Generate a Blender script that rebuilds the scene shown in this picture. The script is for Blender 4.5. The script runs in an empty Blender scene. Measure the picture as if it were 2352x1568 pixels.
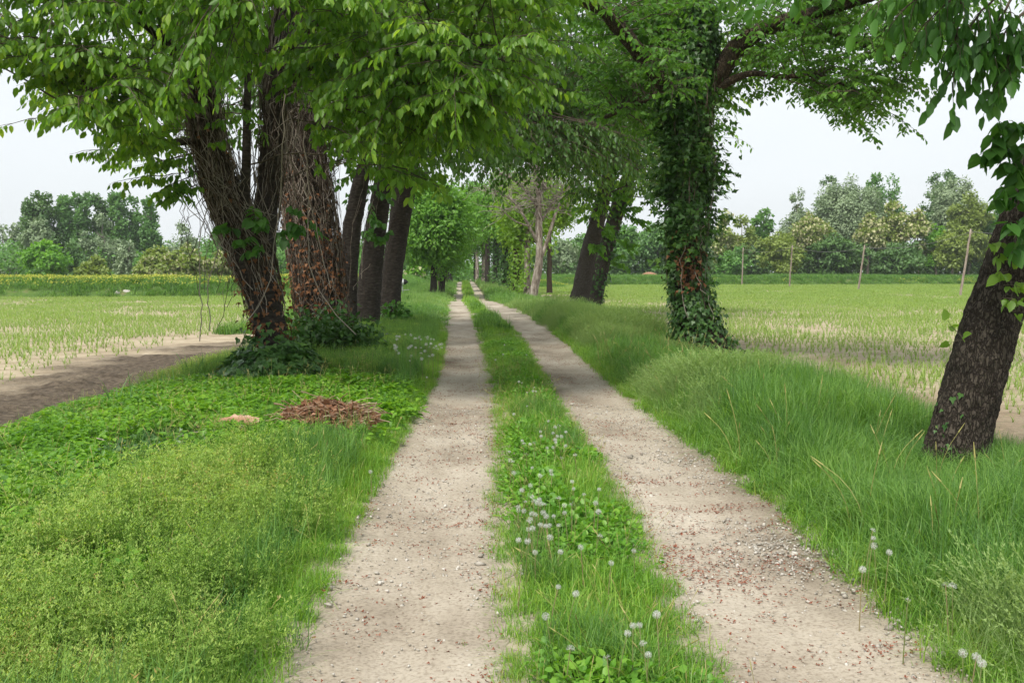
import bpy, math, random
import numpy as np
from mathutils import Euler, Vector

rng = np.random.default_rng(7)
random.seed(7)
sc = bpy.context.scene
COL = sc.collection

# ------------------------------------------------------------------ camera, sky, sun, exposure
FW, FH = 2352.0, 1568.0              # frame used for measuring the view
FOC = FW * 35 / 36
EYE = np.array([0.0, 0.0, 1.6])
VPX, VPY = 1068.0, 626.0             # where the lane direction (+Y) vanishes
pitch = math.atan((FH / 2 - VPY) / FOC)
yaw = math.atan((FW / 2 - VPX) / FOC * math.cos(pitch))
cam_d = bpy.data.cameras.new('camera'); cam = bpy.data.objects.new('camera', cam_d); COL.objects.link(cam)
cam.location = EYE
cam.rotation_euler = (math.pi / 2 - pitch, 0, -yaw)
cam_d.lens = 35; cam_d.sensor_width = 36; cam_d.clip_end = 6000; cam_d.clip_start = 0.05
sc.camera = cam
ROT = np.array(Euler(cam.rotation_euler).to_matrix())

world = bpy.data.worlds.new('World'); sc.world = world; world.use_nodes = True
SUN_EL, SUN_AZ = math.radians(56), math.radians(215)     # azimuth: clockwise from +Y
wn = world.node_tree.nodes; wl = world.node_tree.links
bg = wn['Background']; bg.inputs['Strength'].default_value = 0.10
sky = wn.new('ShaderNodeTexSky'); sky.sky_type = 'NISHITA'; sky.sun_disc = False
sky.sun_elevation = SUN_EL; sky.sun_rotation = SUN_AZ; sky.dust_density = 3.0; sky.air_density = 1.0
tc = wn.new('ShaderNodeTexCoord'); ns = wn.new('ShaderNodeTexNoise')
ns.inputs['Scale'].default_value = 1.6; ns.inputs['Detail'].default_value = 4.0; ns.inputs['Roughness'].default_value = 0.5
mp = wn.new('ShaderNodeMapping'); mp.inputs['Scale'].default_value = (1, 1, 3.0)
wl.new(tc.outputs['Generated'], mp.inputs['Vector']); wl.new(mp.outputs['Vector'], ns.inputs['Vector'])
mr = wn.new('ShaderNodeMapRange'); mr.inputs['From Min'].default_value = 0.3; mr.inputs['From Max'].default_value = 0.7
mr.inputs['To Min'].default_value = 0.80; mr.inputs['To Max'].default_value = 0.96
wl.new(ns.outputs['Fac'], mr.inputs['Value'])
mx = wn.new('ShaderNodeMix'); mx.data_type = 'RGBA'
wl.new(mr.outputs['Result'], mx.inputs['Factor']); wl.new(sky.outputs['Color'], mx.inputs['A'])
mx.inputs['B'].default_value = (7.1, 7.45, 7.65, 1)        # thin high cloud
wl.new(mx.outputs['Result'], bg.inputs['Color'])

sun_d = bpy.data.lights.new('sun', 'SUN'); sun = bpy.data.objects.new('sun', sun_d); COL.objects.link(sun)
sun_d.energy = 3.1; sun_d.angle = math.radians(10); sun_d.color = (1.0, 0.95, 0.87)
sdir = Vector((math.sin(SUN_AZ) * math.cos(SUN_EL), math.cos(SUN_AZ) * math.cos(SUN_EL), math.sin(SUN_EL)))
sun.rotation_euler = sdir.to_track_quat('Z', 'Y').to_euler()
vs = sc.view_settings
vs.view_transform = 'Standard'; vs.look = 'None'; vs.gamma = 1; vs.use_curve_mapping = False; vs.exposure = 0.53
sc.cycles.max_bounces = 5; sc.cycles.transmission_bounces = 3; sc.cycles.diffuse_bounces = 3; sc.cycles.glossy_bounces = 2; sc.cycles.adaptive_threshold = 0.02
sc.cycles.transparent_max_bounces = 8

# ------------------------------------------------------------------ view geometry helpers
def ray(px, py):
    d = np.stack([(np.asarray(px, float) - FW / 2) / FOC, (FH / 2 - np.asarray(py, float)) / FOC, -np.ones_like(np.asarray(px, float))], -1)
    return d @ ROT.T
def at(px, py, Y):                  # the point of a line of sight that lies Y metres down the lane
    d = ray(px, py); return EYE + d * (Y / d[..., 1])[..., None] if d.ndim > 1 else EYE + d * (Y / d[1])
def atz(px, py, z):                 # ... that lies at height z
    d = ray(px, py); return EYE + d * ((z - EYE[2]) / d[..., 2])[..., None] if d.ndim > 1 else EYE + d * ((z - EYE[2]) / d[2])
def proj(P):
    q = (np.asarray(P, float) - EYE) @ ROT
    w = np.maximum(-q[..., 2], 1e-3)
    return FW / 2 + FOC * q[..., 0] / w, FH / 2 - FOC * q[..., 1] / w
def nrm(v):
    v = np.asarray(v, float); return v / np.maximum(np.linalg.norm(v, axis=-1, keepdims=True), 1e-9)

# smooth value noise in numpy
_tab = rng.random((256, 256))
def vnoise(x, y, s=1.0, seed=0):
    x = np.asarray(x, float) / s + 17.3 * seed; y = np.asarray(y, float) / s + 5.1 * seed
    xi = np.floor(x).astype(int); yi = np.floor(y).astype(int)
    fx = x - xi; fy = y - yi; fx = fx * fx * (3 - 2 * fx); fy = fy * fy * (3 - 2 * fy)
    g = lambda a, b: _tab[a % 256, b % 256]
    return (g(xi, yi) * (1 - fx) + g(xi + 1, yi) * fx) * (1 - fy) + (g(xi, yi + 1) * (1 - fx) + g(xi + 1, yi + 1) * fx) * fy
def fbm(x, y, s=1.0, seed=0, o=3):
    return sum(vnoise(x, y, s / 2 ** k, seed + k) / 2 ** (k + 1) for k in range(o)) / (1 - 0.5 ** o)

# ------------------------------------------------------------------ mesh builder
class MB:
    def __init__(s): s.V = []; s.F = []; s.A = []; s.M = []; s.n = 0
    def add(s, V, faces, rnd=None, mat=0):
        V = np.asarray(V, float).reshape(-1, 3)
        s.V.append(V)
        s.A.append(np.full(len(V), 0.5) if rnd is None else np.broadcast_to(np.asarray(rnd, float), (len(V),)))
        for f in (faces if isinstance(faces, list) else [faces]):
            f = np.asarray(f, int)
            if len(f): s.F.append(f + s.n); s.M.append(np.full(len(f), mat))
        s.n += len(V)
    def inst(s, T, faces, base, side, along, norm, L, rnd, mat=0):   # many copies of a small template
        T = np.asarray(T, float); n = len(base); L = np.broadcast_to(np.asarray(L, float), (n,))[:, None, None]
        V = base[:, None, :] + L * (T[None, :, 0:1] * side[:, None, :] + T[None, :, 1:2] * along[:, None, :] + T[None, :, 2:3] * norm[:, None, :])
        off = (np.arange(n) * len(T))[:, None, None]
        by = {}
        for f in faces: by.setdefault(len(f), []).append(f)
        s.add(V.reshape(-1, 3), [(np.asarray(v)[None] + off).reshape(-1, k) for k, v in by.items()], np.repeat(rnd, len(T)), mat)
    def mesh(s, name, smooth=False, origin=(0, 0, 0)):
        me = bpy.data.meshes.new(name)
        if not s.V: return me
        V = np.concatenate(s.V) - np.asarray(origin)
        me.vertices.add(len(V)); me.vertices.foreach_set('co', V.ravel().astype(np.float32))
        loops = np.concatenate([f.ravel() for f in s.F]); cnt = np.concatenate([np.full(len(f), f.shape[1]) for f in s.F])
        st = np.concatenate([[0], np.cumsum(cnt)[:-1]])
        me.loops.add(len(loops)); me.loops.foreach_set('vertex_index', loops.astype(np.int32))
        me.polygons.add(len(cnt)); me.polygons.foreach_set('loop_start', st.astype(np.int32))
        try: me.polygons.foreach_set('loop_total', cnt.astype(np.int32))
        except Exception: pass
        mi = np.concatenate(s.M)
        if mi.any(): me.polygons.foreach_set('material_index', mi.astype(np.int32))
        if smooth: me.polygons.foreach_set('use_smooth', np.ones(len(cnt), bool))
        a = me.attributes.new('rnd', 'FLOAT', 'POINT'); a.data.foreach_set('value', np.concatenate(s.A).astype(np.float32))
        me.update(calc_edges=True)
        return me
    def tube(s, P, R, sides=5, rnd=0.5, cap=True, wob=0.0, seed=0, mat=0, lump=0.0, ridge=None):
        P = np.asarray(P, float); n = len(P); R = np.broadcast_to(np.asarray(R, float), (n,))
        T = np.gradient(P, axis=0); T = nrm(T)
        ref = np.array([0.0, 0, 1]) if abs(T[0][2]) < 0.9 else np.array([1.0, 0, 0])
        A = nrm(np.cross(T, ref)); B = np.cross(T, A)
        for i in range(1, n):                              # keep the frame from flipping
            a = A[i - 1] - T[i] * np.dot(A[i - 1], T[i]); A[i] = a / max(np.linalg.norm(a), 1e-9); B[i] = np.cross(T[i], A[i])
        th = np.arange(sides) * 2 * math.pi / sides
        rr = R[:, None] * np.ones(sides)
        if wob:
            ii = np.repeat(np.linspace(0, min(n, 40), n)[:, None], sides, 1)
            ring = np.cos(th)[None] * 2.2, np.sin(th)[None] * 2.2
            rr = rr * (1 + wob * (fbm(ring[0] + seed * 3.1 + ii * .35, ring[1] + ii * .22, 1.0, seed % 40) - .5) * 2)
            if lump: rr = rr * (1 + lump * (vnoise(th[None] * 3.5 + 0 * ii, ii * .6, 1, seed % 31) - .5) * 2)
        if ridge:                                        # plates of bark with cracks between them
            s_ = np.concatenate([[0], np.cumsum(np.linalg.norm(np.diff(P, axis=0), axis=1))])[:, None]; a_ = th[None] * R[:, None]
            n1 = fbm(a_ + .35 * s_, s_ * .55, ridge[1], seed % 17, 3); n2 = fbm(a_ - .3 * s_, s_ * .6, ridge[1] * .55, seed % 13 + 3, 2); rr = rr + ridge[0] * ((1 - np.abs(2 * n1 - 1)) * .6 + np.abs(2 * n2 - 1) * .8 - .6)
        V = P[:, None] + rr[..., None] * (np.cos(th)[None, :, None] * A[:, None] + np.sin(th)[None, :, None] * B[:, None])
        idx = np.arange(n * sides).reshape(n, sides)
        q = np.stack([idx[:-1], np.roll(idx, -1, 1)[:-1], np.roll(idx, -1, 1)[1:], idx[1:]], -1).reshape(-1, 4)
        V = V.reshape(-1, 3); fs = [q]
        if cap:
            V = np.concatenate([V, P[-1:] + T[-1:] * R[-1]]); k = n * sides
            fs.append(np.stack([idx[-1], np.roll(idx[-1], -1), np.full(sides, k)], -1))
        s.add(V, fs, rnd, mat)

def link(o, parent=None):
    COL.objects.link(o)
    if parent is not None: o.parent = parent
    return o
def tag(o, label=None, cat=None, group=None, kind=None):
    if label: o['label'] = label
    if cat: o['category'] = cat
    if group: o['group'] = group
    if kind: o['kind'] = kind
    return o
def thing(name, label, cat, loc, group=None, rotz=0.0):
    e = bpy.data.objects.new(name, None); e.location = tuple(loc); e.rotation_euler = (0, 0, rotz); e.empty_display_size = 0.2
    link(e); return tag(e, label, cat, group)
def build(name, mb, mats, parent=None, smooth=False, local=False):
    org = (0, 0, 0) if (parent is None or local) else parent_origin(parent)
    me = mb.mesh(name, smooth, org)
    for m in (mats if isinstance(mats, (list, tuple)) else [mats]): me.materials.append(m)
    return link(bpy.data.objects.new(name, me), parent)
def parent_origin(p):
    o = np.zeros(3)
    while p is not None: o = o + np.array(p.location); p = p.parent
    return o

# ------------------------------------------------------------------ materials
def new_mat(name):
    m = bpy.data.materials.new(name); m.use_nodes = True
    return m, m.node_tree.nodes, m.node_tree.links, m.node_tree.nodes['Principled BSDF']
def ramp(nt, cols):
    r = nt.new('ShaderNodeValToRGB'); e = r.color_ramp.elements
    while len(e) < len(cols): e.new(0.5)
    for k, (p, c) in enumerate(cols): e[k].position = p; e[k].color = (*c, 1)
    return r
def mat_leaf(name, c0, c1, c2=None, trans=0.35, tcol=None, rough=0.45, spec=0.35, patch=1.2, inst=False, warm=None, gain=1.0):
    """leaf: colour varies from leaf to leaf and in patches; light passes through the blade"""
    m, n, l, b = new_mat(name)
    c0, c1, c2 = (tuple(v * gain for v in c) for c in (c0, c1, c2 or c1))
    a = n.new('ShaderNodeAttribute'); a.attribute_name = 'rnd'
    geo = n.new('ShaderNodeNewGeometry'); nz = n.new('ShaderNodeTexNoise'); nz.inputs['Scale'].default_value = patch; nz.inputs['Detail'].default_value = 2
    l.new(geo.outputs['Position'], nz.inputs['Vector'])
    ad = n.new('ShaderNodeMath'); ad.operation = 'MULTIPLY_ADD'; ad.inputs[1].default_value = 0.55
    l.new(a.outputs['Fac'], ad.inputs[0])
    mm = n.new('ShaderNodeMath'); mm.operation = 'MULTIPLY'; mm.inputs[1].default_value = 0.45 if not inst else 0.6
    l.new(nz.outputs['Fac'], mm.inputs[0]); l.new(mm.outputs[0], ad.inputs[2])
    src = ad.outputs[0]
    if inst:
        oi = n.new('ShaderNodeObjectInfo'); m2 = n.new('ShaderNodeMath'); m2.operation = 'MULTIPLY_ADD'; m2.inputs[1].default_value = 0.25; 
        l.new(oi.outputs['Random'], m2.inputs[0]); 
        s2 = n.new('ShaderNodeMath'); s2.operation = 'SUBTRACT'; s2.inputs[1].default_value = 0.12
        l.new(src, s2.inputs[0]); l.new(s2.outputs[0], m2.inputs[2]); src = m2.outputs[0]
    cols = [(0.22, c0), (0.6, c1), (0.88, c2 or c1)]
    if warm: cols.append((0.99, warm))
    r = ramp(n, cols)
    l.new(src, r.inputs['Fac']); l.new(r.outputs['Color'], b.inputs['Base Color'])
    b.inputs['Roughness'].default_value = rough; b.inputs['Specular IOR Level'].default_value = spec
    if trans:
        t = n.new('ShaderNodeBsdfTranslucent'); hs = n.new('ShaderNodeMix'); hs.data_type = 'RGBA'; hs.blend_type = 'MULTIPLY'; hs.inputs['Factor'].default_value = 1
        l.new(r.outputs['Color'], hs.inputs['A']); hs.inputs['B'].default_value = (*(tcol or (1.9, 1.9, 0.8)), 1); hs.clamp_result = False
        l.new(hs.outputs['Result'], t.inputs['Color'])
        ms = n.new('ShaderNodeMixShader'); ms.inputs['Fac'].default_value = trans
        l.new(b.outputs['BSDF'], ms.inputs[1]); l.new(t.outputs['BSDF'], ms.inputs[2]); l.new(ms.outputs['Shader'], n['Material Output'].inputs['Surface'])
    return m
def mat_noise(name, cols, scale=4.0, detail=6, rough=0.9, bump=0.0, bscale=30.0, stretch=(1, 1, 1), spec=0.2, attr=0.0, bdist=0.02, bstretch=None):
    m, n, l, b = new_mat(name)
    geo = n.new('ShaderNodeNewGeometry'); mp = n.new('ShaderNodeMapping'); mp.inputs['Scale'].default_value = stretch
    l.new(geo.outputs['Position'], mp.inputs['Vector'])
    nz = n.new('ShaderNodeTexNoise'); nz.inputs['Scale'].default_value = scale; nz.inputs['Detail'].default_value = detail; nz.inputs['Roughness'].default_value = 0.6
    l.new(mp.outputs['Vector'], nz.inputs['Vector'])
    src = nz.outputs['Fac']
    if attr:
        a = n.new('ShaderNodeAttribute'); a.attribute_name = 'rnd'
        k = n.new('ShaderNodeMath'); k.operation = 'MULTIPLY_ADD'; k.inputs[1].default_value = attr
        s2 = n.new('ShaderNodeMath'); s2.operation = 'SUBTRACT'; s2.inputs[1].default_value = attr / 2
        l.new(a.outputs['Fac'], k.inputs[0]); l.new(src, s2.inputs[0]); l.new(s2.outputs[0], k.inputs[2]); src = k.outputs[0]
    r = ramp(n, cols); l.new(src, r.inputs['Fac']); l.new(r.outputs['Color'], b.inputs['Base Color'])
    b.inputs['Roughness'].default_value = rough; b.inputs['Specular IOR Level'].default_value = spec
    if bump:
        mp2 = mp
        if bstretch is not None:
            mp2 = n.new('ShaderNodeMapping'); mp2.inputs['Scale'].default_value = bstretch; l.new(geo.outputs['Position'], mp2.inputs['Vector'])
        n2 = n.new('ShaderNodeTexNoise'); n2.inputs['Scale'].default_value = bscale; n2.inputs['Detail'].default_value = 5; l.new(mp2.outputs['Vector'], n2.inputs['Vector'])
        bp = n.new('ShaderNodeBump'); bp.inputs['Strength'].default_value = bump; bp.inputs['Distance'].default_value = bdist
        l.new(n2.outputs['Fac'], bp.inputs['Height']); l.new(bp.outputs['Normal'], b.inputs['Normal'])
    return m

def mat_bark(name, c0, c1, c2, scale=22, stretch=.42, dist=.035):
    m, n, l, b = new_mat(name); g_ = n.new('ShaderNodeNewGeometry'); mp = n.new('ShaderNodeMapping'); mp.inputs['Scale'].default_value = (1, 1, stretch); l.new(g_.outputs['Position'], mp.inputs['Vector'])
    z = n.new('ShaderNodeTexNoise'); z.inputs['Scale'].default_value = scale * .9; z.inputs['Detail'].default_value = 5; l.new(mp.outputs['Vector'], z.inputs['Vector'])
    w = n.new('ShaderNodeMix'); w.data_type = 'VECTOR'; w.inputs['Factor'].default_value = .07; l.new(mp.outputs['Vector'], w.inputs['A']); l.new(z.outputs['Color'], w.inputs['B'])
    v = n.new('ShaderNodeTexVoronoi'); v.feature = 'DISTANCE_TO_EDGE'; v.inputs['Scale'].default_value = scale; l.new(w.outputs['Result'], v.inputs['Vector'])
    e = n.new('ShaderNodeMapRange'); e.inputs['From Max'].default_value = .22; l.new(v.outputs['Distance'], e.inputs['Value'])
    f = n.new('ShaderNodeTexNoise'); f.inputs['Scale'].default_value = scale * 3.2; f.inputs['Detail'].default_value = 6; l.new(mp.outputs['Vector'], f.inputs['Vector'])
    h = n.new('ShaderNodeMath'); h.operation = 'MULTIPLY_ADD'; h.inputs[1].default_value = .42; l.new(f.outputs['Fac'], h.inputs[0]); hm = n.new('ShaderNodeMath'); hm.operation = 'MULTIPLY'; hm.inputs[1].default_value = .5; l.new(e.outputs['Result'], hm.inputs[0]); l.new(hm.outputs[0], h.inputs[2])
    r = ramp(n, [(.18, c0), (.55, c1), (.85, c2)]); l.new(h.outputs[0], r.inputs['Fac']); l.new(r.outputs['Color'], b.inputs['Base Color']); b.inputs['Roughness'].default_value = .9; b.inputs['Specular IOR Level'].default_value = .2
    bp = n.new('ShaderNodeBump'); bp.inputs['Strength'].default_value = 1; bp.inputs['Distance'].default_value = dist; l.new(h.outputs[0], bp.inputs['Height']); l.new(bp.outputs['Normal'], b.inputs['Normal']); return m
M = {}
M['cherry'] = mat_leaf('cherry_leaf', (.036, .088, .012), (.080, .152, .018), (.175, .245, .028), trans=.46, gain=1.85)
M['cherry_shaded'] = mat_leaf('shaded_cherry_leaf', (.024, .066, .012), (.044, .100, .016), (.080, .152, .022), trans=.36, gain=1.4)  # same cherry leaf for the shaded, backlit canopy; its shade is put into the colour
M['walnut'] = mat_leaf('walnut_leaf', (.038, .100, .017), (.062, .142, .021), (.098, .195, .026), trans=.42, gain=1.6)
M['big_leaf'] = mat_leaf('broad_leaf', (.030, .085, .018), (.048, .125, .022), (.075, .165, .026), trans=.34, spec=.3, gain=1.5)
M['young_leaf'] = mat_leaf('young_leaf', (.085, .170, .024), (.125, .225, .028), (.150, .250, .03), trans=.45, gain=1.1)
M['mid_leaf'] = mat_leaf('mid_leaf', (.050, .125, .018), (.080, .175, .022), (.130, .235, .03), trans=.36, patch=.5, gain=1.6)
M['lime_leaf'] = mat_leaf('lime_leaf', (.085, .165, .018), (.120, .210, .022), (.165, .250, .03), trans=.40, patch=.5, gain=1.4)
M['ivy'] = mat_leaf('ivy_leaf', (.018, .052, .012), (.036, .085, .016), (.085, .150, .024), trans=.2, spec=.4, rough=.42, gain=1.75)
M['deadleaf'] = mat_leaf('dead_leaf', (.13, .058, .028), (.22, .105, .052), (.36, .20, .115), trans=.12, tcol=(1.4, 1, .7), rough=.8, spec=.1, patch=6)
M['deadleaf2'] = mat_leaf('dry_heap_leaf', (.20, .098, .055), (.33, .18, .105), (.47, .29, .19), trans=.15, tcol=(1.3, 1, .8), rough=.8, spec=.1, patch=6)
M['poplar'] = mat_leaf('poplar_leaf', (.045, .100, .030), (.068, .140, .040), (.095, .175, .052), trans=.25, patch=.25, gain=1.95)
M['poplar_dark'] = mat_leaf('dark_poplar_leaf', (.034, .075, .022), (.052, .100, .028), (.075, .125, .034), trans=.22, patch=.25, gain=2.0)
M['willow'] = mat_leaf('willow_leaf', (.125, .175, .095), (.175, .230, .130), (.235, .285, .175), trans=.22, patch=.3, tcol=(1.3, 1.4, 1), gain=1.5)
M['olive'] = mat_leaf('olive_leaf', (.085, .120, .028), (.120, .160, .036), (.165, .195, .05), trans=.28, patch=.3, gain=1.8)
M['bright'] = mat_leaf('bright_leaf', (.065, .165, .018), (.100, .220, .022), (.155, .285, .03), trans=.34, patch=.4, gain=1.5)
M['green'] = mat_leaf('green_leaf', (.040, .100, .022), (.062, .135, .028), (.095, .180, .035), trans=.28, patch=.3, gain=2.0)
M['blossom'] = mat_leaf('cream_blossom', (.42, .42, .22), (.56, .54, .32), (.68, .66, .44), trans=.2, tcol=(1.2, 1.2, 1), rough=.8, spec=.1, patch=.5)
M['grass_tall'] = mat_leaf('tall_grass_blade', (.034, .092, .022), (.076, .165, .033), (.140, .240, .052), trans=.34, patch=1.1, inst=True, rough=.5, gain=1.42)
M['grass_grey'] = mat_leaf('seeding_grass_blade', (.105, .185, .050), (.150, .240, .070), (.215, .300, .105), trans=.32, patch=.9, inst=True, rough=.55, gain=1.25)
M['grass_short'] = mat_leaf('short_grass_blade', (.062, .150, .018), (.105, .215, .024), (.185, .285, .045), trans=.34, patch=1.6, inst=True, rough=.5, warm=(.32, .30, .10), gain=1.45)
M['weed'] = mat_leaf('weed_leaf', (.060, .160, .018), (.095, .220, .022), (.145, .275, .03), trans=.34, patch=1.5, inst=True, gain=1.3)
M['cover'] = mat_leaf('creeping_leaf', (.045, .120, .014), (.088, .205, .018), (.155, .285, .028), trans=.34, patch=1.2, inst=True, gain=1.28)
M['bedstraw'] = mat_leaf('bedstraw', (.095, .172, .036), (.162, .246, .056), (.250, .318, .092), trans=.42, patch=1.0, inst=True, rough=.7, spec=.15, warm=(.36, .24, .10), gain=1.5)
M['crop'] = mat_leaf('seedling_blade', (.115, .195, .045), (.165, .255, .062), (.225, .315, .085), trans=.34, patch=.3, inst=True, gain=1.2)
M['yellow'] = mat_leaf('yellow_flower', (.34, .38, .06), (.46, .48, .08), (.58, .58, .12), trans=.2, tcol=(1.1, 1.1, 1), rough=.8, spec=.1, patch=.6)
M['straw'] = mat_leaf('dry_stalk', (.28, .26, .09), (.40, .37, .14), (.50, .46, .22), trans=.1, rough=.8, spec=.1)
M['bark_dark'] = mat_noise('dark_bark', [(.3, (.022, .018, .015)), (.55, (.052, .043, .036)), (.8, (.105, .092, .080))], 9, 8, bump=.9, bscale=16, stretch=(1, 1, 3.2), bdist=.03)
M['bark_furrow'] = mat_bark('furrowed_bark', (.024, .018, .014), (.060, .048, .037), (.105, .088, .070), 36, .34, .03)
M['bark_walnut'] = mat_bark('walnut_bark', (.030, .023, .017), (.085, .064, .044), (.17, .125, .078), 34, .35)
M['bark_grey'] = mat_bark('grey_brown_bark', (.032, .026, .022), (.095, .080, .066), (.18, .16, .135), 30, 1.1, .03)
M['bark_pale'] = mat_noise('pale_dead_wood', [(.32, (.075, .055, .042)), (.5, (.22, .185, .15)), (.7, (.42, .38, .33))], 7, 7, bump=.7, bscale=18, stretch=(1, 1, .3), bdist=.02)
M['twig'] = mat_noise('twig_bark', [(.3, (.05, .04, .03)), (.7, (.13, .105, .075))], 12, 3)
M['twig_grey'] = mat_noise('grey_twig', [(.3, (.17, .15, .125)), (.7, (.36, .32, .27))], 9, 3)
M['vine'] = mat_noise('dead_vine', [(.3, (.065, .046, .034)), (.5, (.15, .115, .088)), (.72, (.32, .275, .23))], 7, 4, attr=.7)
M['brush'] = mat_noise('dry_brush', [(.3, (.15, .085, .052)), (.5, (.29, .19, .125)), (.7, (.42, .32, .23))], 9, 4, attr=.6)
M['far_bark'] = mat_noise('far_bark', [(.3, (.10, .085, .07)), (.7, (.26, .23, .19))], 3, 4)
M['pole'] = mat_noise('weathered_pole_wood', [(.3, (.16, .125, .10)), (.7, (.36, .31, .26))], 6, 4, stretch=(1, 1, .2))
M['verge'] = mat_noise('verge_soil', [(.32, (.050, .062, .020)), (.5, (.085, .105, .032)), (.72, (.15, .13, .07))], 3.0, 8, bump=.6, bscale=25)
M['wire'] = mat_noise('wire', [(.3, (.12, .12, .12)), (.7, (.2, .2, .2))], 5, 2, rough=.5)

def add_sand(m):                      # bare sandy soil where wheels have worn the turf away
    n, l = m.node_tree.nodes, m.node_tree.links; b = n['Principled BSDF']; old = b.inputs['Base Color'].links[0].from_socket
    a = n.new('ShaderNodeAttribute'); a.attribute_name = 'rnd'; geo_ = n.new('ShaderNodeNewGeometry'); z = n.new('ShaderNodeTexNoise'); z.inputs['Scale'].default_value = 22; z.inputs['Detail'].default_value = 5; l.new(geo_.outputs['Position'], z.inputs['Vector'])
    k = n.new('ShaderNodeMath'); k.operation = 'ADD'; l.new(a.outputs['Fac'], k.inputs[0]); l.new(z.outputs['Fac'], k.inputs[1]); r = n.new('ShaderNodeMapRange'); r.inputs['From Min'].default_value = .75; r.inputs['From Max'].default_value = 1.15; l.new(k.outputs[0], r.inputs['Value'])
    x = n.new('ShaderNodeMix'); x.data_type = 'RGBA'; l.new(r.outputs['Result'], x.inputs['Factor']); l.new(old, x.inputs['A']); x.inputs['B'].default_value = (.36, .31, .235, 1); l.new(x.outputs['Result'], b.inputs['Base Color'])
add_sand(M['verge'])
# ------------------------------------------------------------------ lay of the land
YK = np.array([0, 3.9, 5.4, 7.3, 11, 15.6, 24, 32, 41, 50, 56, 62, 68, 134, 260, 400])
LC = np.array([-.29, -.29, -.29, -.22, -.12, -.02, -.08, -.18, -.30, -.46, -.56, -.46, -.38, -.85, -1.6, -2.5])
LW = np.array([.43, .43, .44, .45, .44, .38, .38, .43, .48, .50, .48, .32, .26, .30, .3, .3])
RC = np.array([1.40, 1.43, 1.56, 1.62, 1.6, 1.68, 1.86, 1.78, 1.52, 1.24, 1.05, .93, .88, .80, .10, -.6])
RW = np.array([.43, .43, .49, .49, .45, .45, .46, .45, .60, .50, .38, .30, .28, .30, .3, .3])
def smooth_interp(y, K, Vv):
    y = np.asarray(y, float); return (np.interp(y - 1.2, K, Vv) + np.interp(y, K, Vv) + np.interp(y + 1.2, K, Vv)) / 3
def lt(y): return smooth_interp(y, YK, LC)
def rt(y): return smooth_interp(y, YK, RC)
PX = np.array([-3000, -30, -6.3, -5.4, -4.2, -2.6, -1.3, -.75, -.55, 0, .55, .75, 1.5, 2.6, 3.8, 4.5, 5.2, 30, 3000])
PZL = np.array([-.26, -.26, -.26, -.16, .05, .15, .11, .05, .0, -.02, .0])    # left of and across the left track (relative to its centre)
def hgt(x, y):
    x = np.asarray(x, float); y = np.asarray(y, float)
    L, R = lt(y), rt(y); mid = (L + R) / 2
    dl = x - L; dr = x - R
    zl = np.interp(dl, [-30, -5.3, -4.6, -3.7, -2.4, -1.1, -.55, -.42, 0, .42], [-.26, -.26, -.16, .04, .13, .10, .03, 0, -.025, 0])
    zr = np.interp(dr, [-.42, 0, .42, .55, 1.1, 2.0, 2.7, 3.2, 3.7, 30], [0, -.025, 0, .02, .07, .09, .02, -.13, -.22, -.22])
    gap = np.maximum(R - L - .84, .05)
    t = np.clip((dl - .42) / gap, 0, 1)
    z = np.where(x < L + .42, zl, np.where(x > R - .42, zr, .055 * np.sin(np.pi * t)))
    near = np.exp(-((x - mid) / 5.5) ** 4)
    z = z + near * (-.28 * np.exp(-((y - 66) / 7.0) ** 2) + .0035 * np.clip(y - 76, 0, 90))
    verge = np.clip(np.minimum(np.abs(dl), np.abs(dr)) - .5, 0, 1) * near
    z = z + verge * .10 * (fbm(x, y, 2.3, 3) - .5)
    return z
def ground(px, py, dz=0.0):
    p = atz(px, py, 0.0)
    for _ in range(6): p = atz(px, py, float(hgt(p[0], p[1])) + dz)
    return p

def axis(segs):
    out = [segs[0][0]]
    for a, b, st in segs:
        n = max(1, int(round((b - a) / st))); out += list(np.linspace(a, b, n + 1)[1:])
    return np.array(out)
def geo(a, b, n): return list(zip(np.geomspace(a, b, n + 1)[:-1], np.geomspace(a, b, n + 1)[1:]))
gx_pos = [x for x in np.geomspace(9, 4000, 26)]
gx = np.concatenate([-np.array(gx_pos)[::-1], np.arange(-8.9, 8.95, .15), np.array(gx_pos)])
gy = np.concatenate([-np.geomspace(4, 600, 12)[::-1], np.arange(-3.9, 40, .2), np.arange(40, 130, .6), np.geomspace(131, 5000, 30)])
X, Y = np.meshgrid(gx, gy, indexing='ij')
Z = hgt(X, Y)
def grid_faces(nx, ny):
    i = np.arange(nx * ny).reshape(nx, ny)
    return np.stack([i[:-1, :-1], i[1:, :-1], i[1:, 1:], i[:-1, 1:]], -1).reshape(-1, 4)
dl_ = np.abs(X - lt(Y)) - smooth_interp(Y, YK, LW); dr_ = np.abs(X - rt(Y)) - smooth_interp(Y, YK, RW)
g = MB(); g.add(np.stack([X, Y, Z], -1), grid_faces(len(gx), len(gy)), np.clip(1 - (np.minimum(dl_, dr_) - .05) / .22, 0, 1).ravel())
tag(build('ground', g, M['verge'], smooth=True), 'grassy earth under the verges beside the lane', kind='structure')

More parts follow.
